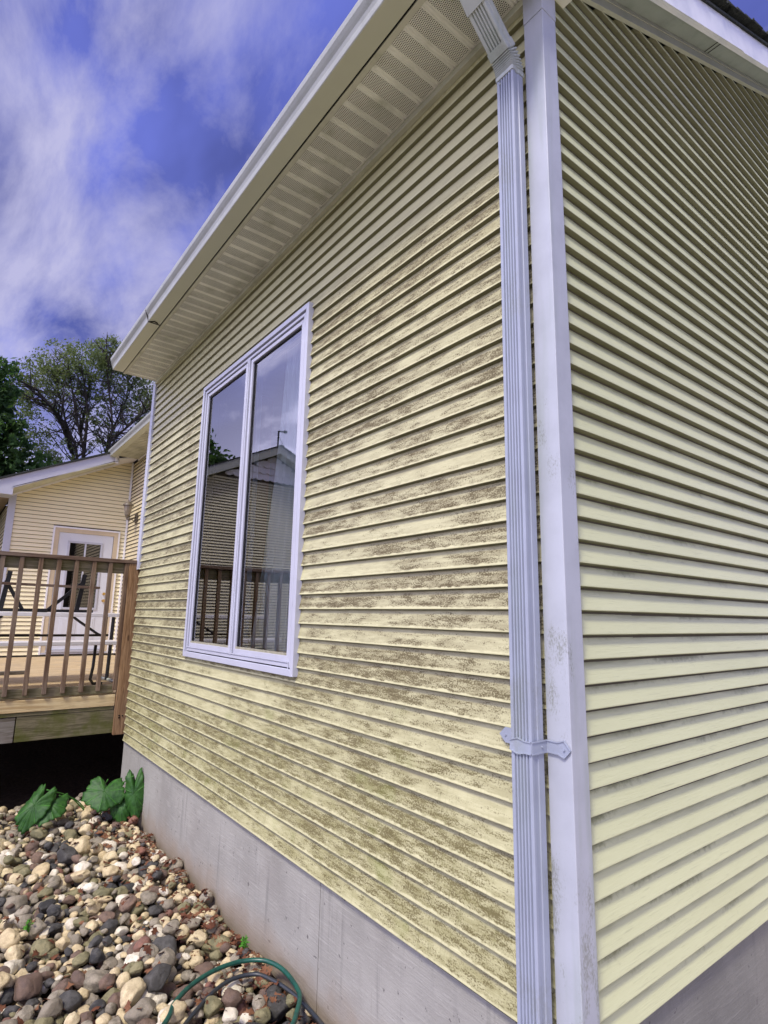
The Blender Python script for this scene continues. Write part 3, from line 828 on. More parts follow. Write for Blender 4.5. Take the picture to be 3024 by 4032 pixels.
for (a, b) in ((.17, .42), (.47, .72)):      # raised lower panels
    mb.prism([(XD - .002, a, .62), (XD - .002, b, .62), (XD - .002, b, 1.08), (XD - .002, a, 1.08)], (.006, 0, 0))
    mb.box((XD + .004, a + .03, .65), (XD + .008, b - .03, 1.05))
door = mb.build('door', m_door, wing, bevel=.002)
mb = MB(); yring(mb, DF0, DF1, DFZ, .028, XD - .003, XD + .020, .44); mb.build('casing', m_trimw, door)
mb = MB(); yring(mb, DF0 + .028, DF1 - .028, DFZ - .028, .072, XD - .05, XD + .012, .44); mb.build('door_frame', m_tan, door, bevel=.003)
mb = MB(); yring(mb, gy0 - .028, gy1 + .028, gz1 + .028, .036, XD - .004, XD + .010, gz0 - .028); mb.box((XD - .004, gy0 + .009, gz0 - .028), (XD + .010, gy1 - .009, gz0 + .008))
ym = (gy0 + gy1) / 2; mb.box((XD - .003, ym - .014, gz0 + .009), (XD + .008, ym + .014, gz1 - .009)); mb.build('glass_frame', m_trim, door, bevel=.002)
m_dglass = glass_mat('door_glass', (.25, .27, .27), 2.2)
mb = MB(); mb.face([(XD - .01, gy0, gz0), (XD - .01, gy1, gz0), (XD - .01, gy1, gz1), (XD - .01, gy0, gz1)]); mb.build('pane', m_dglass, door)
mb = MB()
mb.tube([(XD, .826, 1.497), (XD + .02, .826, 1.497)], .026, 12); mb.build('deadbolt', m_brass, door)
mb = MB()
mb.tube([(XD, .826, 1.373), (XD + .018, .826, 1.373), (XD + .02, .826, 1.373), (XD + .045, .826, 1.373), (XD + .055, .826, 1.373), (XD + .075, .826, 1.373)], [.027, .026, .010, .012, .028, .02], 12)
mb.build('handle', m_brass, door)
mb = MB(); mb.box((XD - .03, .0, .48), (XD + .05, .90, .515)); mb.box((XD - .03, -.06, .445), (XD + .03, .97, .475)); mb.build('threshold', m_trim, door)
# lamp on the recessed wall
m_lamp = plain('lamp_metal', (.14, .115, .08), .45, .5, .2, 14)
m_lglass = plain('lamp_glass', (.24, .20, .15), .15, .6, .3, 20)
lx, ly = -9.60, .93
mb = MB()
mb.prism([(-9.62, YR - .03, 2.94), (-9.73, YR - .03, 2.94), (-9.73, YR - .03, 2.79), (-9.675, YR - .03, 2.75), (-9.62, YR - .03, 2.79)], (0, .03, 0))
mb.tube([(-9.66, YR - .03, 2.86), (-9.65, 1.03, 2.835), (-9.62, .96, 2.80), (lx, ly, 2.80), (lx, ly, 2.84)], .013, 8)
mb.tube([(-9.67, YR - .03, 2.82), (-9.655, 1.05, 2.79), (-9.65, 1.03, 2.81)], .007, 8)
lamp = mb.build('wall_lamp', m_lamp, wing, smooth=False)
mb = MB(); mb.lathe((lx, ly, 0), [(.001, 3.16), (.012, 3.15), (.010, 3.13), (.03, 3.12), (.062, 3.09), (.092, 3.055), (.094, 3.045), (.05, 3.045)], 16); mb.build('lamp_shade', m_lamp, lamp, smooth=True)
mb = MB(); mb.lathe((lx, ly, 0), [(.066, 3.045), (.068, 3.02), (.060, 2.95), (.042, 2.885)], 12); mb.build('lamp_glass', m_lglass, lamp)
mb = MB(); mb.lathe((lx, ly, 0), [(.044, 2.89), (.046, 2.88), (.028, 2.85), (.020, 2.82), (.001, 2.81)], 12); mb.build('lamp_base', m_lamp, lamp)

# ================================================================== GABLE HOUSE OPPOSITE (seen mirrored in the window)
GX = -12.0; GY = -4.93; GZ = 5.45
gh = thing('house', 'gable house with scalloped shingles, mirrored in the window glass', 'house', (GX, GY, -.6))
def gtop(y): return GZ - .22 - .4755 * abs(y - GY)
y_a, y_b = -1.95, -8.4
def gs0(z): return y_b if z < gtop(y_b) else GY - (GZ - .22 - z) / .4755
def gs1(z): return y_a if z < gtop(y_a) else GY + (GZ - .22 - z) / .4755
kk = int((4.53 - WE0) / EW)
mb = MB(); siding(mb, 1, GX, 1, WE0, EW, -8, kk, lambda k: [(gs0, gs1, 0)], depth=.019, ztop=4.53); mb.build('siding', m_side_g, gh)
mb = MB(); mb.prism([(GX - .015, y_b, -.7), (GX - .015, y_a, -.7), (GX - .015, y_a, gtop(y_a)), (GX - .015, GY, GZ - .22), (GX - .015, y_b, gtop(y_b))], (-7, 0, 0)); mb.build('wall_core', m_sheath, gh)
m_scal = plain('scallop_shingle', (.78, .76, .78), .6, .3, .12, 4)
mb = MB(); w = .20; hrow = .17; r_ = 0; z = 4.53
while z < GZ:
    y = y_b + (w / 2 if r_ % 2 else 0)
    while y < y_a:
        c = y + w / 2; zt = z + hrow + .03
        if zt < gtop(c) + .12 and abs(c - GY) < 3.0:
            pts = [(GX + .050, c + w / 2 * math.cos(a), z + .055 + .055 * math.sin(a)) for a in [math.pi + math.pi * i / 8 for i in range(9)]]
            zc1 = min(zt, gtop(c + w/2) ); zc0 = min(zt, gtop(c - w/2))
            if zc1 > z + .06 and zc0 > z + .06:
                back = [(GX + .006, c + w/2, zc1), (GX + .006, c - w/2, zc0)]
                mb.face(pts + back)
                for a_, b_ in zip(pts, pts[1:]): mb.face([a_, (a_[0] - .045, a_[1], a_[2]), (b_[0] - .045, b_[1], b_[2]), b_])
        y += w
    z += hrow; r_ += 1
mb.build('gable_shingle', m_scal, gh)
mb = MB()
for s in (-1, 1):
    yy2 = y_a + .3 if s > 0 else y_b - .3
    for (xa, xb, d0, d1) in ((GX + .28, GX + .30, -.20, 0), (GX + .0, GX + .28, -.20, -.185)):
        mb.prism([(xa, GY, GZ + d0), (xa, yy2, GZ + d0 - .4755 * abs(yy2 - GY)), (xa, yy2, GZ + d1 - .4755 * abs(yy2 - GY)), (xa, GY, GZ + d1)], (xb - xa, 0, 0))
mb.build('rake_fascia', m_gbright, gh)
mb = MB()
for s in (-1, 1):
    yy2 = y_a + .35 if s > 0 else y_b - .35
    zb_ = GZ + .005 - .4755 * abs(yy2 - GY)
    mb.prism([(GX + .32, GY, GZ + .005), (GX + .32, yy2, zb_), (GX + .32, yy2, zb_ + .03), (GX + .32, GY, GZ + .035)], (-7.6, 0, 0))
mb.build('roof', m_roof, gh)
ant = MB()
ant.tube([(GX + .1, GY, GZ + .02), (GX + .1, GY, GZ + .46)], .022, 8); ant.beam((GX + .1, GY, GZ + .45), (GX + .1, GY - .22, GZ + .47), .03, .03)
ant.box((GX + .07, GY - .24, GZ + .44), (GX + .13, GY - .16, GZ + .50)); ant.tube([(GX + .1, GY - .02, GZ + .30), (GX + .1, GY - .30, GZ - .10)], .006, 6)
ant.build('roof_mast', m_dark, gh)

# ================================================================== DECK
def wood_mat(name, c1, c2, axis, moss=0.0, grey=.3, sc=1.0):
    M = Mat(name, .8, .2)
    scl = [26, 26, 26]; scl[axis] = 1.6
    v = M.scale(M.pos, tuple(scl))
    g = M.noise(v, 1.6 * sc, 4, .65, 1.2)
    g2 = M.noise(M.scale(M.pos, tuple(s * 3 for s in scl)), 1.5, 3, .6)
    c = M.mix(M.ramp(g, .34, .66), c1, c2)
    c = M.mix(M.ramp(g2, .55, .70, 0, .55), c, tuple(k * .45 for k in c2))
    ob = M.noise(M.pos, 2.4, 3)
    c = M.mix(M.ramp(ob, .40, .72, 0, grey), c, (.25, .225, .19))
    kn = M.node('ShaderNodeTexVoronoi'); M.set(kn.inputs['Vector'], M.scale(M.pos, tuple(s / 26 * 5 if i != axis else 1.7 for i, s in enumerate((26, 26, 26))))); kn.inputs['Scale'].default_value = 1.4
    c = M.mix(M.ramp(kn.outputs['Distance'], .10, .05, 0, .8), c, (.06, .028, .014))
    if moss:
        mo = M.noise(M.pos, 4.5, 4, .65)
        c = M.mix(M.math('MULTIPLY', M.ramp(mo, .36, .62), moss), c, (.075, .085, .012))
    M.color(c); M.bump(M.math('ADD', g, M.math('MULTIPLY', g2, .5)), .002, .7); return M.m
m_wv = wood_mat('deck_wood_upright', (.20, .135, .080), (.095, .055, .032), 2)
m_wpost = wood_mat('deck_wood_post', (.32, .20, .10), (.16, .085, .036), 2, grey=.1)
m_wh = wood_mat('deck_wood_rail', (.17, .12, .085), (.085, .050, .032), 1, grey=.2)
m_wmoss = wood_mat('deck_wood_mossy', (.19, .165, .095), (.085, .075, .035), 1, moss=.75, grey=.1)
m_wlow = wood_mat('deck_wood_lower_rail', (.24, .20, .12), (.10, .085, .04), 1, moss=.35)
m_wpale = wood_mat('deck_wood_pale', (.62, .50, .27), (.42, .30, .14), 1, grey=.1, sc=.6)
m_wfloor = wood_mat('deck_boards', (.56, .44, .26), (.36, .26, .14), 1, grey=.25)
deck = thing('deck', 'raised wooden deck with brown baluster railing between the two house walls', 'deck', (-7.5, -1.0, -.6))
XR = -4.95; DZ = .412
mb = MB(); x = XD + .03
while x < XR - .14:
    y_hi = YR - .02 if x + .14 < XL - .14 else -.02
    mb.box((x, -4.4, DZ - .032), (min(x + .138, XR - .045), (YR - .02) if x + .14 < XE - .02 else -.03, DZ)); x += .144
mb.build('floor_board', m_wfloor, deck, bevel=.003)
mb = MB(); mb.box((XR - .036, -4.4, .425), (XR + .0, -.112, .503)); mb.build('lower_rail', m_wlow, deck, bevel=.003)
mb = MB(); mb.box((XR - .04, -4.4, .308), (XR + .012, -.088, .4105)); mb.build('edge_board', m_wpale, deck, bevel=.003)
mb = MB(); mb.box((XR - .04, -4.4, .276), (XR + .004, -.094, .304)); mb.build('edge_strip', m_wmoss, deck)
mb = MB(); mb.box((XR - .045, -.868, .062), (XR, -.072, .272)); mb.build('rim_joist', m_wmoss, deck, bevel=.003)
mb = MB(); mb.box((XR - .045, -4.4, .062), (XR, -.877, .268)); mb.build('rim_joist', wood_mat('deck_wood_greyed', (.20, .185, .15), (.10, .085, .06), 1, grey=.5), deck, bevel=.003)
mb = MB(); mb.box((XR - .002, -.084, .046), (XR + .040, .018, 1.655)); mb.box((XR - .09, -.062, .046), (XR - .003, .012, 1.655)); mb.build('post', m_wpost, deck, bevel=.004)
mb = MB()
for z in (.20, .22): mb.tube([(XR + .038, -.045 if z < .21 else -.045, z), (XR + .046, -.045, z)], .007, 8)
mb.tube([(XR + .038, -.015, .215), (XR + .046, -.015, .215)], .007, 8); mb.build('bolt', m_dark, deck)
mb = MB(); mb.box((XR - .10, -4.4, 1.657), (XR + .048, .032, 1.692)); mb.build('top_rail', m_wh, deck, bevel=.004)
mb = MB(); mb.box((XR - .036, -4.4, 1.556), (XR, -.086, 1.654)); mb.build('upper_rail', m_wlow, deck, bevel=.003)
rng = random.Random(11)
mb = MB(); mb.box((0, -.018, .452), (.037, .018, 1.654)); balp = None
for i in range(29):
    y = -.104 - i * .1465 + (rng.random() - .5) * .006
    if balp is None:
        balp = mb.build('baluster', m_wv, deck, bevel=.003); b = balp; b0 = b.location.copy()
    else:
        b = balp.copy(); COL.objects.link(b)
    b.location = Vector((XR + .002 - 0, y, 0)); b.rotation_euler = (0, 0, 0)
for o_ in [o for o in COL.objects if o.name.startswith('baluster')]: pass
mb = MB()
for x in (-6.6, -8.3, -10.0): mb.box((x - .045, -3.6, -.62), (x + .045, -3.51, DZ - .04))
for x in (XR - .13, -6.6, -8.3): mb.box((x - .02, -4.38, .10), (x + .02, -.12, DZ - .034))
mb.build('framing', m_wmoss, deck)

# objects on the deck
m_white = plain('white_plastic', (.66, .64, .62), .45, .4, .08, 10)
m_black = plain('black_metal', (.012, .012, .013), .4, .5, .2, 20)
tb = thing('folding_table', 'white folding table with black legs standing on the deck behind the balusters', 'table', (-6.2, -.8, DZ))
mb = MB(); mb.box((-6.72, -2.0, 1.122), (-6.0, .16, 1.165)); mb.build('tabletop', m_white, tb, bevel=.006)
for yy in (.10, .02):
    mb = MB(); mb.tube([(-6.15, yy, 1.12), (-6.15, yy - .01, DZ + .012)], .020, 8); mb.build('leg', m_black, tb)
mb = MB(); mb.tube([(-6.15, -.32, 1.12), (-6.15, -.24, 1.06), (-6.15, -.05, .93), (-6.15, .02, .90)], .014, 8); mb.build('brace', m_black, tb)
mb = MB(); mb.tube([(-6.15, -.98, 1.12), (-6.15, -1.08, 1.06), (-6.15, -1.3, .93)], .014, 8); mb.build('brace', m_black, tb)
mb = MB(); mb.tube([(-6.6, -2.0, .905), (-6.6, .16, .900)], .014, 8); mb.build('crossbar', m_black, tb)
mb = MB(); mb.tube([(-6.62, .10, DZ + .02), (-6.35, .07, DZ + .016), (-5.9, .13, DZ + .016)], .016, 8); mb.build('foot', m_elbow, tb)
bn = thing('folding_bench', 'white folding bench in front of the white table on the deck', 'bench', (-5.75, -.8, DZ))
mb = MB(); mb.box((-5.92, -2.0, .835), (-5.62, .05, .875)); mb.build('seat', m_white, bn, bevel=.006)
mb = MB(); mb.tube([(-5.80, -.13, .835), (-5.80, -.135, .60), (-5.80, -.15, .47), (-5.80, -.12, DZ + .015), (-5.80, -.03, DZ + .013)], .016, 8); mb.build('leg', m_black, bn, smooth=True)
mb = MB(); mb.tube([(-5.80, -1.7, .835), (-5.80, -1.7, .60), (-5.80, -1.68, .47), (-5.80, -1.72, DZ + .015), (-5.80, -1.8, DZ + .013)], .016, 8); mb.build('leg', m_black, bn, smooth=True)
rk_ = thing('bench_frame', 'black metal frame with a weathered wooden slat, set down on the white table', 'frame', (-6.3, -.6, 1.166))
mb = MB(); mb.beam((-6.2, -1.07, 1.462), (-6.2, -.075, 1.452), .09, .026); mb.build('slat', m_wh, rk_, bevel=.003)
mb = MB()
mb.beam((-6.3, -1.05, 1.183), (-6.3, -.10, 1.183), .03, .030)
mb.beam((-6.3, -1.0, 1.19), (-6.3, -.955, 1.60), .035, .045); mb.beam((-6.3, -.985, 1.50), (-6.3, -.80, 1.19), .03, .035)
mb.beam((-6.3, -.27, 1.19), (-6.3, -.225, 1.60), .035, .045); mb.beam((-6.3, -.245, 1.50), (-6.3, -.56, 1.19), .03, .035)
mb.build('metal_frame', m_black, rk_)
mb = MB(); mb.box((-6.1, -.73, 1.1655), (-6.0, -.60, 1.205)); tag(mb.build('clamp_block', m_black, bevel=.005), 'small black block lying on the white table', 'block')
mb = MB(); mb.beam((-7.25, -1.9, DZ + .022), (-7.32, -.56, DZ + .022), .09, .035); tag(mb.build('loose_board', wood_mat('board_grey', (.16, .14, .11), (.07, .06, .05), 1), bevel=.003), 'grey weathered board lying loose on the deck floor', 'board')

# ================================================================== RIVER STONES
def stone_mat(name, c1, c2, c3, rough=.75):
    M = Mat(name, rough, .35)
    oi = M.node('ShaderNodeObjectInfo').outputs['Random']; at = M.node('ShaderNodeAttribute', attribute_name='rnd').outputs['Fac']
    r = M.math('FRACT', M.math('ADD', M.math('MULTIPLY', oi, 1.0), at))
    v = M.node('ShaderNodeVectorMath', operation='ADD'); M.set(v.inputs[0], M.pos)
    cb = M.node('ShaderNodeCombineXYZ'); M.set(cb.inputs[0], M.math('MULTIPLY', r, 40)); M.l.new(cb.outputs[0], v.inputs[1]); v = v.outputs[0]
    c = M.mix(r, c1, c2)
    c = M.mix(M.ramp(M.noise(v, 22, 5, .7), .40, .66, 0, .85), c, c3)
    c = M.mix(M.ramp(M.noise(v, 170, 3, .7), .55, .75, 0, .5), c, tuple(k * .42 for k in c3))
    c = M.mix(M.ramp(M.noise(v, 240, 2, .6), .60, .72, 0, .35), c, tuple(min(.85, k * 1.6) for k in c1))
    M.color(c); M.bump(M.math('ADD', M.noise(v, 70, 5, .7), M.math('MULTIPLY', M.noise(v, 300, 3), .5)), .006, .9); return M.m
KINDS = [
    ('cream', stone_mat('stone_cream', (.66, .56, .34), (.58, .46, .25), (.42, .33, .19)), .31, 'smooth cream-coloured river stone'),
    ('white', stone_mat('stone_white', (.76, .70, .55), (.66, .60, .45), (.50, .44, .32)), .10, 'chalky white river stone'),
    ('grey', stone_mat('stone_grey', (.34, .295, .215), (.25, .215, .155), (.16, .14, .10)), .25, 'warm mid-grey river stone'),
    ('charcoal', stone_mat('stone_charcoal', (.055, .052, .045), (.032, .032, .032), (.10, .095, .085)), .11, 'dark charcoal river stone'),
    ('brown', stone_mat('stone_brown', (.21, .14, .095), (.15, .10, .070), (.10, .07, .055)), .12, 'brown river stone'),
    ('rose', stone_mat('stone_rose', (.27, .125, .085), (.19, .09, .06), (.16, .09, .065)), .025, 'reddish river stone'),
    ('olive', stone_mat('stone_olive', (.26, .23, .12), (.20, .18, .09), (.12, .115, .06)), .12, 'mossy olive river stone')]
rng = np.random.default_rng(4)
import bmesh
def ico(sub):
    bm = bmesh.new(); bmesh.ops.create_icosphere(bm, subdivisions=sub, radius=1.0)
    v = np.array([tuple(x.co) for x in bm.verts]); f = [tuple(a.index for a in x.verts) for x in bm.faces]; bm.free(); return v, f
V3, F3 = ico(4); V2, F2 = ico(3)
def stone_shape(V, seed):
    rr = np.random.default_rng(seed); out = []
    o1 = Vector(rr.random(3) * 50)
    planes = [(Vector(rr.normal(size=3)).normalized(), .62 + rr.random() * .32) for _ in range(8)]
    for p in V:
        p = Vector(p); k = 1 + .26 * mn.noise(p * 1.1 + o1) + .11 * mn.noise(p * 2.4 + o1)
        q = p * k
        for n_, d_ in planes:                      # softly worn flats
            t = q.dot(n_) - d_
            if t > 0: q = q - n_ * t * .86
        out.append(tuple(q * (1 + .02 * mn.noise(p * 6 + o1))))
    return np.array(out)
NV = 12
shapes3 = [stone_shape(V3, s) for s in range(NV)]; shapes2 = [stone_shape(V2, s) for s in range(NV)]
# pile them: height map + darts
x0s, x1s, y0s, y1s = -5.15, -.75, -1.75, .02
res = .0125; NX = int((x1s - x0s) / res); NY = int((y1s - y0s) / res)
H = np.full((NX, NY), -.578)
stones = []
CAMP = np.array((1.059, -1.526, 1.19))
Rm = np.array(camo.rotation_euler.to_matrix())
def vis(p):
    v = Rm.T @ (np.array(p) - CAMP); 
    if v[2] > -.1: return False, 0
    u = v[0] / -v[2] * 2229.5 + 1512; w_ = 2016 - v[1] / -v[2] * 2229.5
    return (-60 < u < 3084 and -60 < w_ < 4100), -v[2]
SPECIAL = [   # x, y, a, b, c, yaw, kind, label
    (-1.50, -.125, .072, .060, .052, .5, 'charcoal', 'large blue-black rounded boulder inside the hose loop'),
    (-1.62, -.24, .047, .036, .036, 1.0, 'rose', 'orange speckled egg-shaped stone inside the hose loop'),
    (-2.13, -.125, .105, .046, .042, .45, 'olive', 'long mossy olive stone lying against the foundation, larger than its neighbours'),
    (-2.36, -.085, .068, .045, .038, .1, 'grey', 'smooth blue-grey stone touching the foundation above the long mossy stone'),
    (-2.30, -.22, .046, .036, .034, 1.2, 'rose', 'dusky pink stone beside the long mossy stone'),
    (-2.05, -.42, .050, .046, .043, 0, 'white', 'round white stone, the brightest ball in the middle of the cobbles'),
    (-2.18, -.72, .100, .066, .046, .3, 'grey', 'big pale flat stone, the largest of the cobbles near the left edge')]
def place(x, y, a, b, c, yaw):
    r = max(a, b); i0 = max(0, int((x - r - x0s) / res)); i1 = min(NX, int((x + r - x0s) / res) + 2)
    j0 = max(0, int((y - r - y0s) / res)); j1 = min(NY, int((y + r - y0s) / res) + 2)
    gx = x0s + (np.arange(i0, i1) + .5) * res - x; gy = y0s + (np.arange(j0, j1) + .5) * res - y
    GX_, GY_ = np.meshgrid(gx, gy, indexing='ij')
    cu, su = math.cos(yaw), math.sin(yaw)
    U = (GX_ * cu + GY_ * su) / a; Vv = (-GX_ * su + GY_ * cu) / b; d = U * U + Vv * Vv
    ins = d < 1
    if ins.sum() < 3: return None
    hh_ = np.sqrt(np.clip(1 - d, 0, 1)) * c
    sub = H[i0:i1, j0:j1]
    need = (sub + hh_ * .75)[ins]                     # stone sinks a little between its neighbours
    z = np.percentile(need, 78)
    sub[ins] = np.maximum(sub[ins], (z + hh_)[ins])
    return z
for s in SPECIAL:
    z = place(*s[:6]); stones.append([s[0], s[1], z, s[2], s[3], s[4], s[5], s[6], s[7]])
names = [k[0] for k in KINDS]; probs = np.array([k[2] for k in KINDS]); probs = probs / probs.sum()
for it in range(4200):
    best = None
    for _ in range(7):
        x = x0s + .05 + rng.random() * (x1s - x0s - .1); y = y0s + .05 + rng.random() * (y1s - y0s - .09)
        h_ = H[int((x - x0s) / res), int((y - y0s) / res)]
        if best is None or h_ < best[0]: best = (h_, x, y)
    _, x, y = best
    if best[0] > -.475: continue
    a = float(np.clip(rng.lognormal(math.log(.0275), .38), .015, .080)); b = a * (.62 + .34 * rng.random()); c = b * (.62 + .32 * rng.random())
    if y + a * .85 > .02: y = .018 - a * .85
    yaw = rng.random() * math.pi
    z = place(x, y, a, b, c, yaw)
    if z is None or z > -.44: continue
    stones.append([x, y, z, a, b, c, yaw, names[rng.choice(len(names), p=probs)], None])
rank = []
for i, s in enumerate(stones):
    ok, dist = vis(s[:3]); rank.append((-(s[3] * s[4]) / dist ** 2 if ok else 0, i))
rank.sort(); chosen = {i for sc, i in rank[:293 + len(SPECIAL)] if sc < 0} | set(range(len(SPECIAL)))
chosen = set(sorted(chosen, key=lambda i: rank and 0)[:])
proto = {}
kd = {k[0]: k for k in KINDS}
rest_v, rest_f, rest_m, rest_r = [], [], [], []; voff = 0
cnt = 0
for i, (x, y, z, a, b, c, yaw, kind, lab) in enumerate(stones):
    sv = int(rng.integers(NV)); tiltx, tilty = (rng.random(2) - .5) * .7
    M4 = Matrix.Rotation(yaw, 3, 'Z') @ Matrix.Rotation(tilty, 3, 'Y') @ Matrix.Rotation(tiltx, 3, 'X')
    if i in chosen:
        key = (sv, kind)
        if key not in proto:
            me = bpy.data.meshes.new('river_stone'); me.from_pydata([tuple(p) for p in shapes3[sv]], [], F3); me.materials.append(kd[kind][1])
            me.polygons.foreach_set('use_smooth', [True] * len(me.polygons)); proto[key] = me
        o = bpy.data.objects.new('river_stone', proto[key]); COL.objects.link(o)
        o.location = (x, y, z); o.rotation_euler = M4.to_euler(); o.scale = (a * 1.04, b * 1.04, c * 1.06)
        if lab is None:
            zone = ('beside the broad-leaved plant' if x < -3.7 else 'against the foundation' if y > -.14 else 'in front of the hose loop' if (x > -1.95 and y > -.62)
                    else 'near the lower left edge' if x > -2.5 and y < -.70 else 'in the far half of the bed' if x < -3.0 else 'in the middle of the bed')
            sz = 'big' if a > .042 else 'small' if a < .031 else 'medium'
            lab = '%s %s, %s' % (sz, kd[kind][3], zone); grp = '%s %s stones %s' % (sz, kind, zone)
        else: grp = None
        tag(o, lab, 'stone', grp); cnt += 1
    else:
        P = (np.array(M4) @ (shapes2[sv] * np.array([a * 1.04, b * 1.04, c * 1.06])).T).T + np.array((x, y, z))
        rest_v.append(P); F_ = np.array(F2) + voff; voff += len(P); rest_f.append(F_)
        rest_m += [names.index(kind)] * len(F2); rest_r += [float(rng.random())] * len(P)
me = bpy.data.meshes.new('river_gravel'); me.from_pydata(np.concatenate(rest_v).tolist(), [], np.concatenate(rest_f).tolist())
for k in KINDS: me.materials.append(k[1])
me.polygons.foreach_set('material_index', rest_m); me.polygons.foreach_set('use_smooth', [True] * len(me.polygons))
at = me.attributes.new('rnd', 'FLOAT', 'POINT'); at.data.foreach_set('value', rest_r)
o = bpy.data.objects.new('river_gravel', me); COL.objects.link(o)
tag(o, 'smaller mixed river stones filling the bed beside the foundation', 'gravel', kind='stuff')

# leaf litter --------------------------------------------------------------
def hmap(x, y):
    i = min(NX - 1, max(0, int((x - x0s) / res))); j = min(NY - 1, max(0, int((y - y0s) / res))); return H[i, j]
Ml = Mat('dead_leaf', .8, .2)
at = Ml.noise(Ml.pos, 9, 2)
Ml.color(Ml.cramp(at, [(.3, (.060, .022, .012)), (.5, (.125, .048, .024)), (.7, (.23, .12, .06))])); m_litter = Ml.m
mb = MB(); rr = random.Random(21)
def leaf_bit(mb, x, y, z, s, rr):
    yaw = rr.random() * 6.28; tilt = Matrix.Rotation(yaw, 3, 'Z') @ Matrix.Rotation((rr.random() - .5) * 1.5, 3, 'X') @ Matrix.Rotation((rr.random() - .5) * 1.2, 3, 'Y')
    out = [(1, 0), (.55, .22), (.62, .50), (.15, .32), (-.1, .62), (-.35, .25), (-.9, .05), (-.35, -.25), (-.1, -.6), (.15, -.3), (.6, -.5), (.55, -.2)]
    c = Vector((0, 0, .12)); P = [tilt @ (Vector((a, b, .25 * abs(b) - .15 * a * a)) * s) + Vector((x, y, z)) for a, b in out]
    cc = tilt @ (c * s) + Vector((x, y, z))
    for p, q in zip(P, P[1:] + P[:1]): mb.face([cc, p, q])
for _ in range(2300):
    x = -4.9 + rr.random() * 3.9; d = rr.expovariate(9.0) if rr.random() < .72 else rr.random() * 1.4
    y = .004 - d
    if y < -1.6: continue
    leaf_bit(mb, x, y - .01, hmap(x, y) + .004 - rr.random() * .014, .014 + rr.random() * .022, rr)
tag(mb.build('leaf_litter', m_litter), 'red-brown dead leaves scattered between the stones along the foundation', 'dead leaves', kind='stuff')

# hoses ----------------------------------------------------------------------
def smooth_path(pts, n=8):
    pts = [Vector(p) for p in pts]; out = []
    P = [pts[0] * 2 - pts[1]] + pts + [pts[-1] * 2 - pts[-2]]
    for i in range(1, len(P) - 2):
        for k in range(n):
            t = k / n; a, b, c, d = P[i-1], P[i], P[i+1], P[i+2]
            out.append(.5 * ((2*b) + (c - a) * t + (2*a - 5*b + 4*c - d) * t*t + (3*b - a - 3*c + d) * t**3))
    out.append(pts[-1]); return out
Mh = Mat('hose_green', .35, .5); Mh.color(Mh.mix(Mh.ramp(Mh.noise(Mh.pos, 40, 3), .4, .7), (.008, .080, .052), (.008, .050, .036)))
Mh2 = Mat('hose_dark', .4, .5); Mh2.color(Mh2.mix(Mh2.ramp(Mh2.noise(Mh2.pos, 40, 3), .4, .7), (.022, .028, .036), (.035, .035, .03)))
hz_ = -.447
g = [(-1.20, -.90, -.455), (-1.36, -.78, -.452), (-1.557, -.581, -.452), (-1.638, -.524, -.448), (-1.716, -.432, -.443), (-1.772, -.316, -.44), (-1.79, -.215, -.44), (-1.774, -.13, -.44), (-1.724, -.062, -.44), (-1.639, -.026, -.44), (-1.521, -.024, -.438), (-1.40, -.050, -.44), (-1.302, -.122, -.446), (-1.254, -.167, -.45), (-1.18, -.26, -.455), (-1.10, -.40, -.46)]
def drape(path, r, lift=0.0):
    zs = [max(hmap(p.x + dx, p.y + dy) for dx in (-.02, 0, .02) for dy in (-.02, 0, .02)) for p in path]
    zs = [max(zs[max(0, i - 6):i + 7]) for i in range(len(zs))]
    zs = [sum(zs[max(0, i - 9):i + 10]) / len(zs[max(0, i - 9):i + 10]) for i in range(len(zs))]
    zs = [.6 * sum(zs[max(0, i - 16):i + 17]) / len(zs[max(0, i - 16):i + 17]) + .4 * sum(zs) / len(zs) for i in range(len(zs))]
    return [Vector((p.x, p.y, z + r * .6 + lift)) for p, z in zip(path, zs)]
mb = MB(); mb.tube(drape(smooth_path(g), .0100, .012), .0102, 12); tag(mb.build('garden_hose', Mh.m, smooth=True), 'green garden hose lying in a loop on the stones at the foundation', 'hose')
g = [(-1.50, -.56, -.472), (-1.59, -.46, -.468), (-1.69, -.32, -.462), (-1.722, -.21, -.462), (-1.69, -.115, -.462), (-1.60, -.072, -.462), (-1.51, -.048, -.463), (-1.40, -.034, -.464), (-1.258, -.034, -.468), (-1.10, -.045, -.47), (-.9, -.06, -.475)]
mb = MB(); mb.tube(drape(smooth_path(g), .0085, -.010), .0092, 12); tag(mb.build('garden_hose', Mh2.m, smooth=True), 'dark grey hose lying under and beside the green hose loop', 'hose')

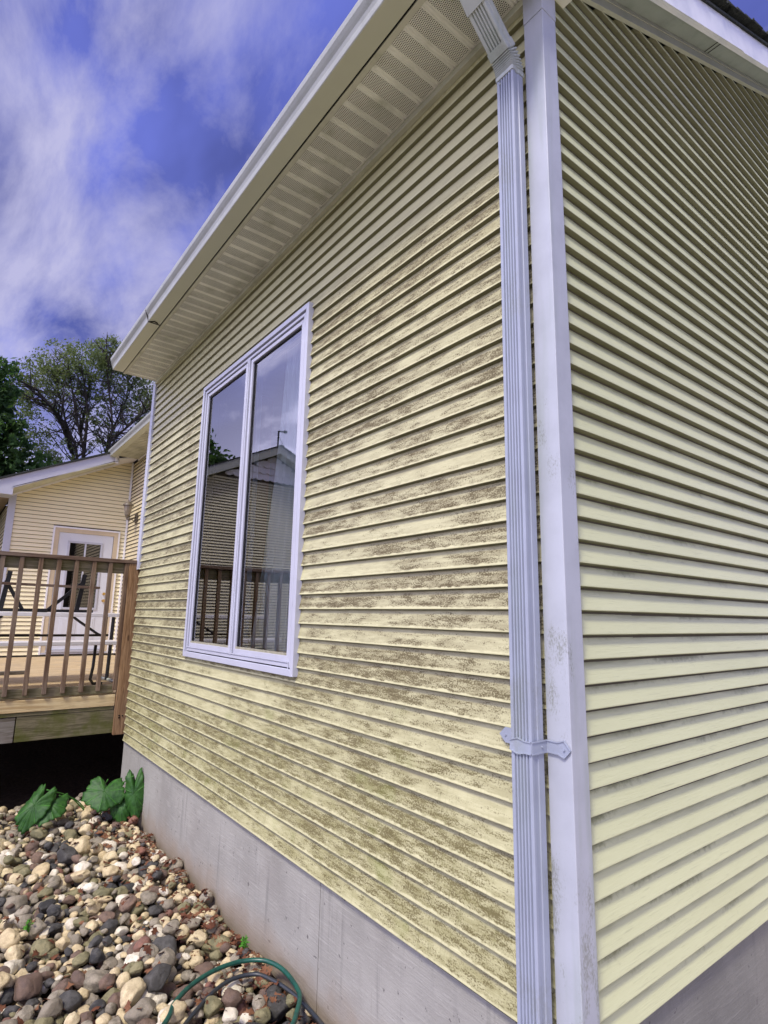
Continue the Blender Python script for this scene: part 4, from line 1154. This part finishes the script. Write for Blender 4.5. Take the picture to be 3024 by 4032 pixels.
# plants ---------------------------------------------------------------------
def leaf_mat(name, c1, c2):
    M = Mat(name, .55, .35)
    uv = M.node('ShaderNodeAttribute', attribute_name='rad').outputs['Fac']; an = M.node('ShaderNodeAttribute', attribute_name='ang').outputs['Fac']
    n = M.noise(M.pos, 30, 4, .6)
    c = M.mix(M.ramp(n, .35, .7), c1, c2)
    vein = M.ramp(M.math('ABSOLUTE', M.math('SUBTRACT', M.math('FRACT', M.math('MULTIPLY', an, 7.0)), .5)), .44, .49)
    c = M.mix(M.math('MULTIPLY', vein, .6), c, tuple(min(.5, k * 2.3) for k in c1))
    M.color(c); M.bump(M.math('ADD', n, M.math('MULTIPLY', vein, .6)), .004); 
    M.b.inputs['Transmission Weight'].default_value = 0
    return M.m
m_leaf = leaf_mat('big_leaf_green', (.028, .098, .012), (.015, .060, .009))
def big_leaf(parent, base, tip, normal, w, seed, curl=.12):
    base = Vector(base); tip = Vector(tip); ax = (tip - base); L = ax.length; ax.normalize(); nn = Vector(normal); sd = ax.cross(nn).normalized(); nn = sd.cross(ax)
    NR, NA = 9, 72; vs = []; fs = []; rads = []; angs = []
    rs = random.Random(seed); ph = rs.random() * 6
    for i in range(NR + 1):
        r = i / NR
        for a in range(NA):
            t = 2 * math.pi * a / NA
            lob = 1 + .07 * math.cos(5 * t + ph * .2) + .045 * math.sin(17 * t + ph) + .03 * math.sin(29 * t)
            notch = 1 - .55 * math.exp(-((abs(t - math.pi)) / .28) ** 2)
            rr_ = r * lob * notch
            u = math.cos(t) * rr_ * .55 * L + .42 * L; v = math.sin(t) * rr_ * w / 2
            h = -curl * (r ** 2) * L + .05 * L * math.sin(3 * t + ph) * r * r + .006 * L * math.sin(14 * t) * r
            h += .06 * L * mn.noise(Vector((u * 9, v * 9, seed)))
            vs.append(base + ax * u + sd * v + nn * h); rads.append(r); angs.append(a / NA)
    for i in range(NR):
        for a in range(NA):
            b = (a + 1) % NA; fs.append((i*NA + a, (i+1)*NA + a, (i+1)*NA + b, i*NA + b))
    off = base_of(parent)
    me = bpy.data.meshes.new('leaf'); me.from_pydata([tuple(v - off) for v in vs], [], fs); me.materials.append(m_leaf)
    me.polygons.foreach_set('use_smooth', [True] * len(me.polygons))
    for nm, dt in (('rad', rads), ('ang', angs)):
        at = me.attributes.new(nm, 'FLOAT', 'POINT'); at.data.foreach_set('value', dt)
    o = bpy.data.objects.new('leaf', me); COL.objects.link(o); o.parent = parent
    sm = o.modifiers.new('thick', 'SOLIDIFY'); sm.thickness = .0012
    return o
bp_ = thing('broadleaf_plant', 'broad-leaved green weed growing out from under the deck at the house corner', 'plant', (-4.5, -.25, -.56))
big_leaf(bp_, (-4.36, -.22, -.19), (-4.22, -.30, -.39), (.75, -.3, .6), .32, 1)
big_leaf(bp_, (-4.40, -.66, -.20), (-4.33, -.845, -.47), (.6, -.25, .75), .20, 2)
big_leaf(bp_, (-4.45, -.56, -.27), (-4.30, -.72, -.42), (.5, -.2, .85), .24, 5)
big_leaf(bp_, (-4.20, -.060, -.14), (-4.12, -.045, -.50), (.85, -.5, .15), .17, 3)
big_leaf(bp_, (-4.30, -.115, -.28), (-4.20, -.13, -.52), (.8, -.5, .3), .20, 4)
mb = MB()
for p in ((-4.36, -.22, -.20), (-4.40, -.66, -.22), (-4.45, -.56, -.29), (-4.20, -.06, -.16), (-4.30, -.11, -.3)):
    mb.tube(smooth_path([(-4.5, -.25, -.57), ((-4.5 + p[0]) / 2 - .05, (-.25 + p[1]) / 2, (p[2] - .56) / 2 + .05), p], 6), .005, 6)
mb.build('stem', m_leaf, bp_, smooth=True)
def weed(x, y, n, s, seed, label):
    t = thing('weed', label, 'weed', (x, y, hmap(x, y) - .02))
    rs = random.Random(seed); mb = MB()
    for i in range(n):
        a = rs.random() * 6.28; h = s * (.4 + rs.random()); r = s * (.15 + .6 * rs.random())
        b = Vector((x, y, hmap(x, y) - .02)); m = b + Vector((math.cos(a) * r * .4, math.sin(a) * r * .4, h)); e_ = b + Vector((math.cos(a) * r, math.sin(a) * r, h * 1.05))
        mb.tube([b, m], .0012, 5)
        d = (e_ - m); sd = d.cross(Vector((0, 0, 1))).normalized() * s * .22
        mb.face([m, m + d * .4 + sd, m + d * 1.15, m + d * .4 - sd])
        mb.face([m, m + d * .3 + sd * .5 + Vector((0, 0, s * .25)), m + Vector((0, 0, s * .45)), m - sd * .6 + Vector((0, 0, s * .2))])
    mb.build('leaf', plain('weed_green', (.09, .30, .03), .5, .3, .3, 30), t); return t
weed(-1.93, -.075, 16, .045, 3, 'small bright green weed between the stones just beyond the hose loop')
weed(-2.75, -.93, 12, .045, 6, 'small green weed among the stones near the left edge')

# ================================================================== TREES
def foliage_mat(name, c1, c2, c3):
    M = Mat(name, .6, .25)
    n = M.noise(M.pos, .8, 3); n2 = M.noise(M.pos, 6, 2)
    c = M.mix(M.ramp(n, .35, .65), c1, c2); c = M.mix(M.ramp(n2, .5, .75, 0, .7), c, c3)
    M.color(c)
    tr = M.node('ShaderNodeBsdfTranslucent'); M.set(tr.inputs[0], M.mix(1.0, c, (1.5, 1.6, .9), 'MULTIPLY')); mx = M.node('ShaderNodeMixShader'); mx.inputs[0].default_value = .38
    M.l.new(M.b.outputs[0], mx.inputs[1]); M.l.new(tr.outputs[0], mx.inputs[2]); M.l.new(mx.outputs[0], M.out.inputs[0])
    return M.m
m_bark = plain('bark', (.060, .052, .045), .9, .1, .4, 6)
m_fol1 = foliage_mat('foliage_fine', (.115, .155, .060), (.135, .165, .075), (.21, .24, .115))
m_fol2 = foliage_mat('foliage_deep', (.045, .10, .032), (.060, .115, .035), (.11, .17, .055))
def crown(clumps, per, size, mat, parent, seed):
    rs = np.random.default_rng(seed); vs = []; n = 0
    for (x, y, z, r, dens) in clumps:
        k = int(per * dens * r * r)
        d = rs.normal(size=(k, 3)); d /= np.linalg.norm(d, axis=1)[:, None]
        rad = r * rs.random(k)[:, None] ** .42
        # feathery sub-clumps
        sub = rs.normal(size=(max(4, k // 26), 3)); sub /= np.linalg.norm(sub, axis=1)[:, None]
        sub = sub * r * rs.random((len(sub), 1)) ** .4
        idx = rs.integers(len(sub), size=k)
        p = np.where(rs.random((k, 1)) < .82, sub[idx] + rs.normal(size=(k, 3)) * r * .11, d * rad) + np.array((x, y, z))
        a = rs.normal(size=(k, 3)); a /= np.linalg.norm(a, axis=1)[:, None]
        b = np.cross(a, rs.normal(size=(k, 3))); b /= np.linalg.norm(b, axis=1)[:, None]
        s = size * (.6 + .8 * rs.random((k, 1)))
        vs.append(np.stack([p - a * s, p + b * s * .5, p + a * s, p - b * s * .5], 1).reshape(-1, 3)); n += k
    V = np.concatenate(vs); off = np.array(base_of(parent)); V = V - off
    me = bpy.data.meshes.new('crown'); me.vertices.add(len(V)); me.vertices.foreach_set('co', V.ravel())
    me.loops.add(len(V)); me.loops.foreach_set('vertex_index', np.arange(len(V)))
    me.polygons.add(n); me.polygons.foreach_set('loop_start', np.arange(n) * 4); me.polygons.foreach_set('loop_total', np.full(n, 4))
    me.materials.append(mat); me.update(); me.validate()
    o = bpy.data.objects.new('crown', me); COL.objects.link(o); o.parent = parent; return o
def tree(name, label, base, stems, clumps, per, size, mat, seed, r0=.075):
    t = thing(name, label, 'tree', base)
    rs = random.Random(seed); mb = MB()
    for st in stems:
        pts = smooth_path(st, 5); n = len(pts); r_s = r0 * (.6 + .4 * rs.random())
        mb.tube(pts, [r_s * (1 - .86 * i / (n - 1)) + .012 for i in range(n)], 7)
        for i in range(int(n * .35), n - 1):          # side limbs and twigs
            for _ in range(2):
                p = pts[i]; d = (pts[i+1] - pts[i]).normalized()
                dv = (d * .8 + Vector((rs.gauss(0, .55), rs.gauss(0, .75), rs.gauss(.05, .35)))).normalized()
                L = (.9 + rs.random() * 1.2) * (1 - .55 * i / n); q = p + dv * L * .5 + Vector((0, 0, -.04)); e_ = p + dv * L + Vector((0, 0, .12 * L))
                mb.tube([p, q, e_], [.030, .020, .006], 5)
                for _2 in range(2):
                    d3 = (dv + Vector((rs.gauss(0, .6), rs.gauss(0, .6), rs.gauss(.1, .4)))).normalized()
                    mb.tube([q, q + d3 * .5 * L], [.013, .004], 4)
    mb.build('trunk', m_bark, t)
    crown(clumps, per, size, mat, t, seed + 1)
    return t
X0 = -24.0
def S(dx, *yz): return [(X0 + dx * i / max(1, len(yz) - 1), y, z) for i, (y, z) in enumerate(yz)]
gz = -.6
stemsA = [S(1.0, (2.6, gz), (2.45, 4.5), (2.08, 7.19), (1.59, 8.2), (.54, 9.3), (.0, 9.5)), S(1.5, (1.95, 7.4), (1.2, 8.6), (.32, 9.06)),
          S(-.6, (2.6, gz), (2.4, 5), (2.08, 7.2), (1.71, 8.46), (1.45, 9.5), (1.03, 10.6)), S(.3, (2.62, gz), (2.5, 5), (2.37, 7.29), (2.0, 8.6), (1.63, 10.0), (1.26, 11.3)),
          S(-1.0, (2.15, 8.2), (2.32, 9.8), (2.44, 11.4)), S(.6, (2.37, 7.0), (2.28, 9.0), (1.98, 10.4))]
cA = [(X0, .55, 10.2, .85, .9), (X0, 1.1, 10.9, .95, 1), (X0 + .5, 1.9, 11.1, .95, 1), (X0 - .5, 1.6, 10.1, 1.0, .8), (X0, .1, 9.6, .7, .7), (X0 + .5, .2, 8.7, .75, .5), (X0, -.3, 9.0, .7, .6),
      (X0, 2.5, 10.6, .8, .7), (X0 + .4, 1.4, 9.3, .7, .30), (X0, 2.3, 8.9, .7, .28), (X0 - .4, .7, 8.2, .8, .35), (X0 + .3, .0, 7.6, .8, .55), (X0, .9, 7.2, .9, .50), (X0, 1.7, 7.4, .8, .25), (X0, -.6, 10.0, .45, .6), (X0, 1.4, 6.6, .7, .6)]
tree('tree', 'tall airy tree with several fanned trunks behind the wing roof, left one of the pair', (X0, 2.6, gz), stemsA, cA, 2000, .055, m_fol1, 5)
stemsB = [S(.8, (3.2, gz), (3.25, 5), (3.22, 7.7), (3.2, 8.8), (2.79, 10.8), (2.57, 12.2)), S(-.7, (3.2, gz), (3.25, 5), (3.23, 7.77), (3.5, 9.1), (3.83, 10.2), (3.91, 11.6)),
          S(.9, (3.25, gz), (3.3, 5.5), (3.32, 7.93), (3.94, 8.96), (4.73, 10.0), (5.2, 10.8)), S(-.8, (3.3, 7.8), (4.3, 8.6), (5.3, 9.2))]
cB = [(X0, 2.7, 11.9, .8, 1), (X0 + .4, 3.4, 11.8, .8, 1), (X0, 3.1, 11.2, .9, .8), (X0 - .4, 3.9, 11.0, .9, .8), (X0, 4.5, 10.4, .9, .8), (X0, 5.2, 10.2, .9, .8), (X0, 3.2, 10.0, .7, .4),
      (X0, 4.2, 9.4, .8, .45), (X0, 4.9, 9.0, .9, .6), (X0, 5.6, 8.8, .9, .8), (X0, 2.9, 8.7, .7, .45), (X0, 3.9, 8.2, .7, .4), (X0, 2.6, 9.6, .6, .5), (X0, 4.6, 8.0, .7, .5), (X0, 2.8, 7.8, .5, .4)]
tree('tree', 'tall airy tree with upright forked trunks behind the wing roof, nearest the house gutter', (X0, 3.2, gz), stemsB, cB, 2000, .055, m_fol1, 9)
X1 = -21.0
cC = [(X1, -.95, 8.6, .85, 2.2), (X1, -1.1, 7.6, .8, 2.2), (X1 + .3, -.75, 6.6, .95, 2.2), (X1, -.5, 7.2, .6, 1.8), (X1, -1.6, 8.0, 1.2, 2), (X1, -1.8, 6.5, 1.3, 2), (X1, -.6, 5.6, .9, 2.2), (X1, .1, 5.9, .7, 1.6), (X1 - 1, .9, 6.0, .7, 1.5), (X1, -1.5, 5, 1.2, 2)]
tree('tree', 'dense dark green leafy tree cut off by the left edge above the wing roof', (X1, -1.4, gz), [[(X1, -1.4, gz), (X1, -1.4, 4), (X1, -1.2, 7), (X1, -.9, 8.5)]], cC, 800, .10, m_fol2, 13, .2)
X2 = -21.5
cD = [(X2, -5.9, 7.9, .9, 2), (X2, -6.9, 7.4, .8, 2), (X2, -5.3, 7.2, 1.2, 2), (X2, -7.9, 7.0, .6, 1.6), (X2, -4.8, 8.2, 1.1, 2), (X2, -5.6, 6.2, 1.2, 2), (X2, -6.4, 8.3, .5, 1.4), (X2, -7.0, 6.3, 1.0, 2)]
tree('tree', 'leafy tree mirrored in the left window pane behind the opposite gable', (X2, -5.6, gz), [[(X2, -5.6, gz), (X2, -5.6, 4), (X2, -5.8, 7.5)]], cD, 600, .12, m_fol2, 17, .2)
print('stones', len(stones), 'individual', cnt)
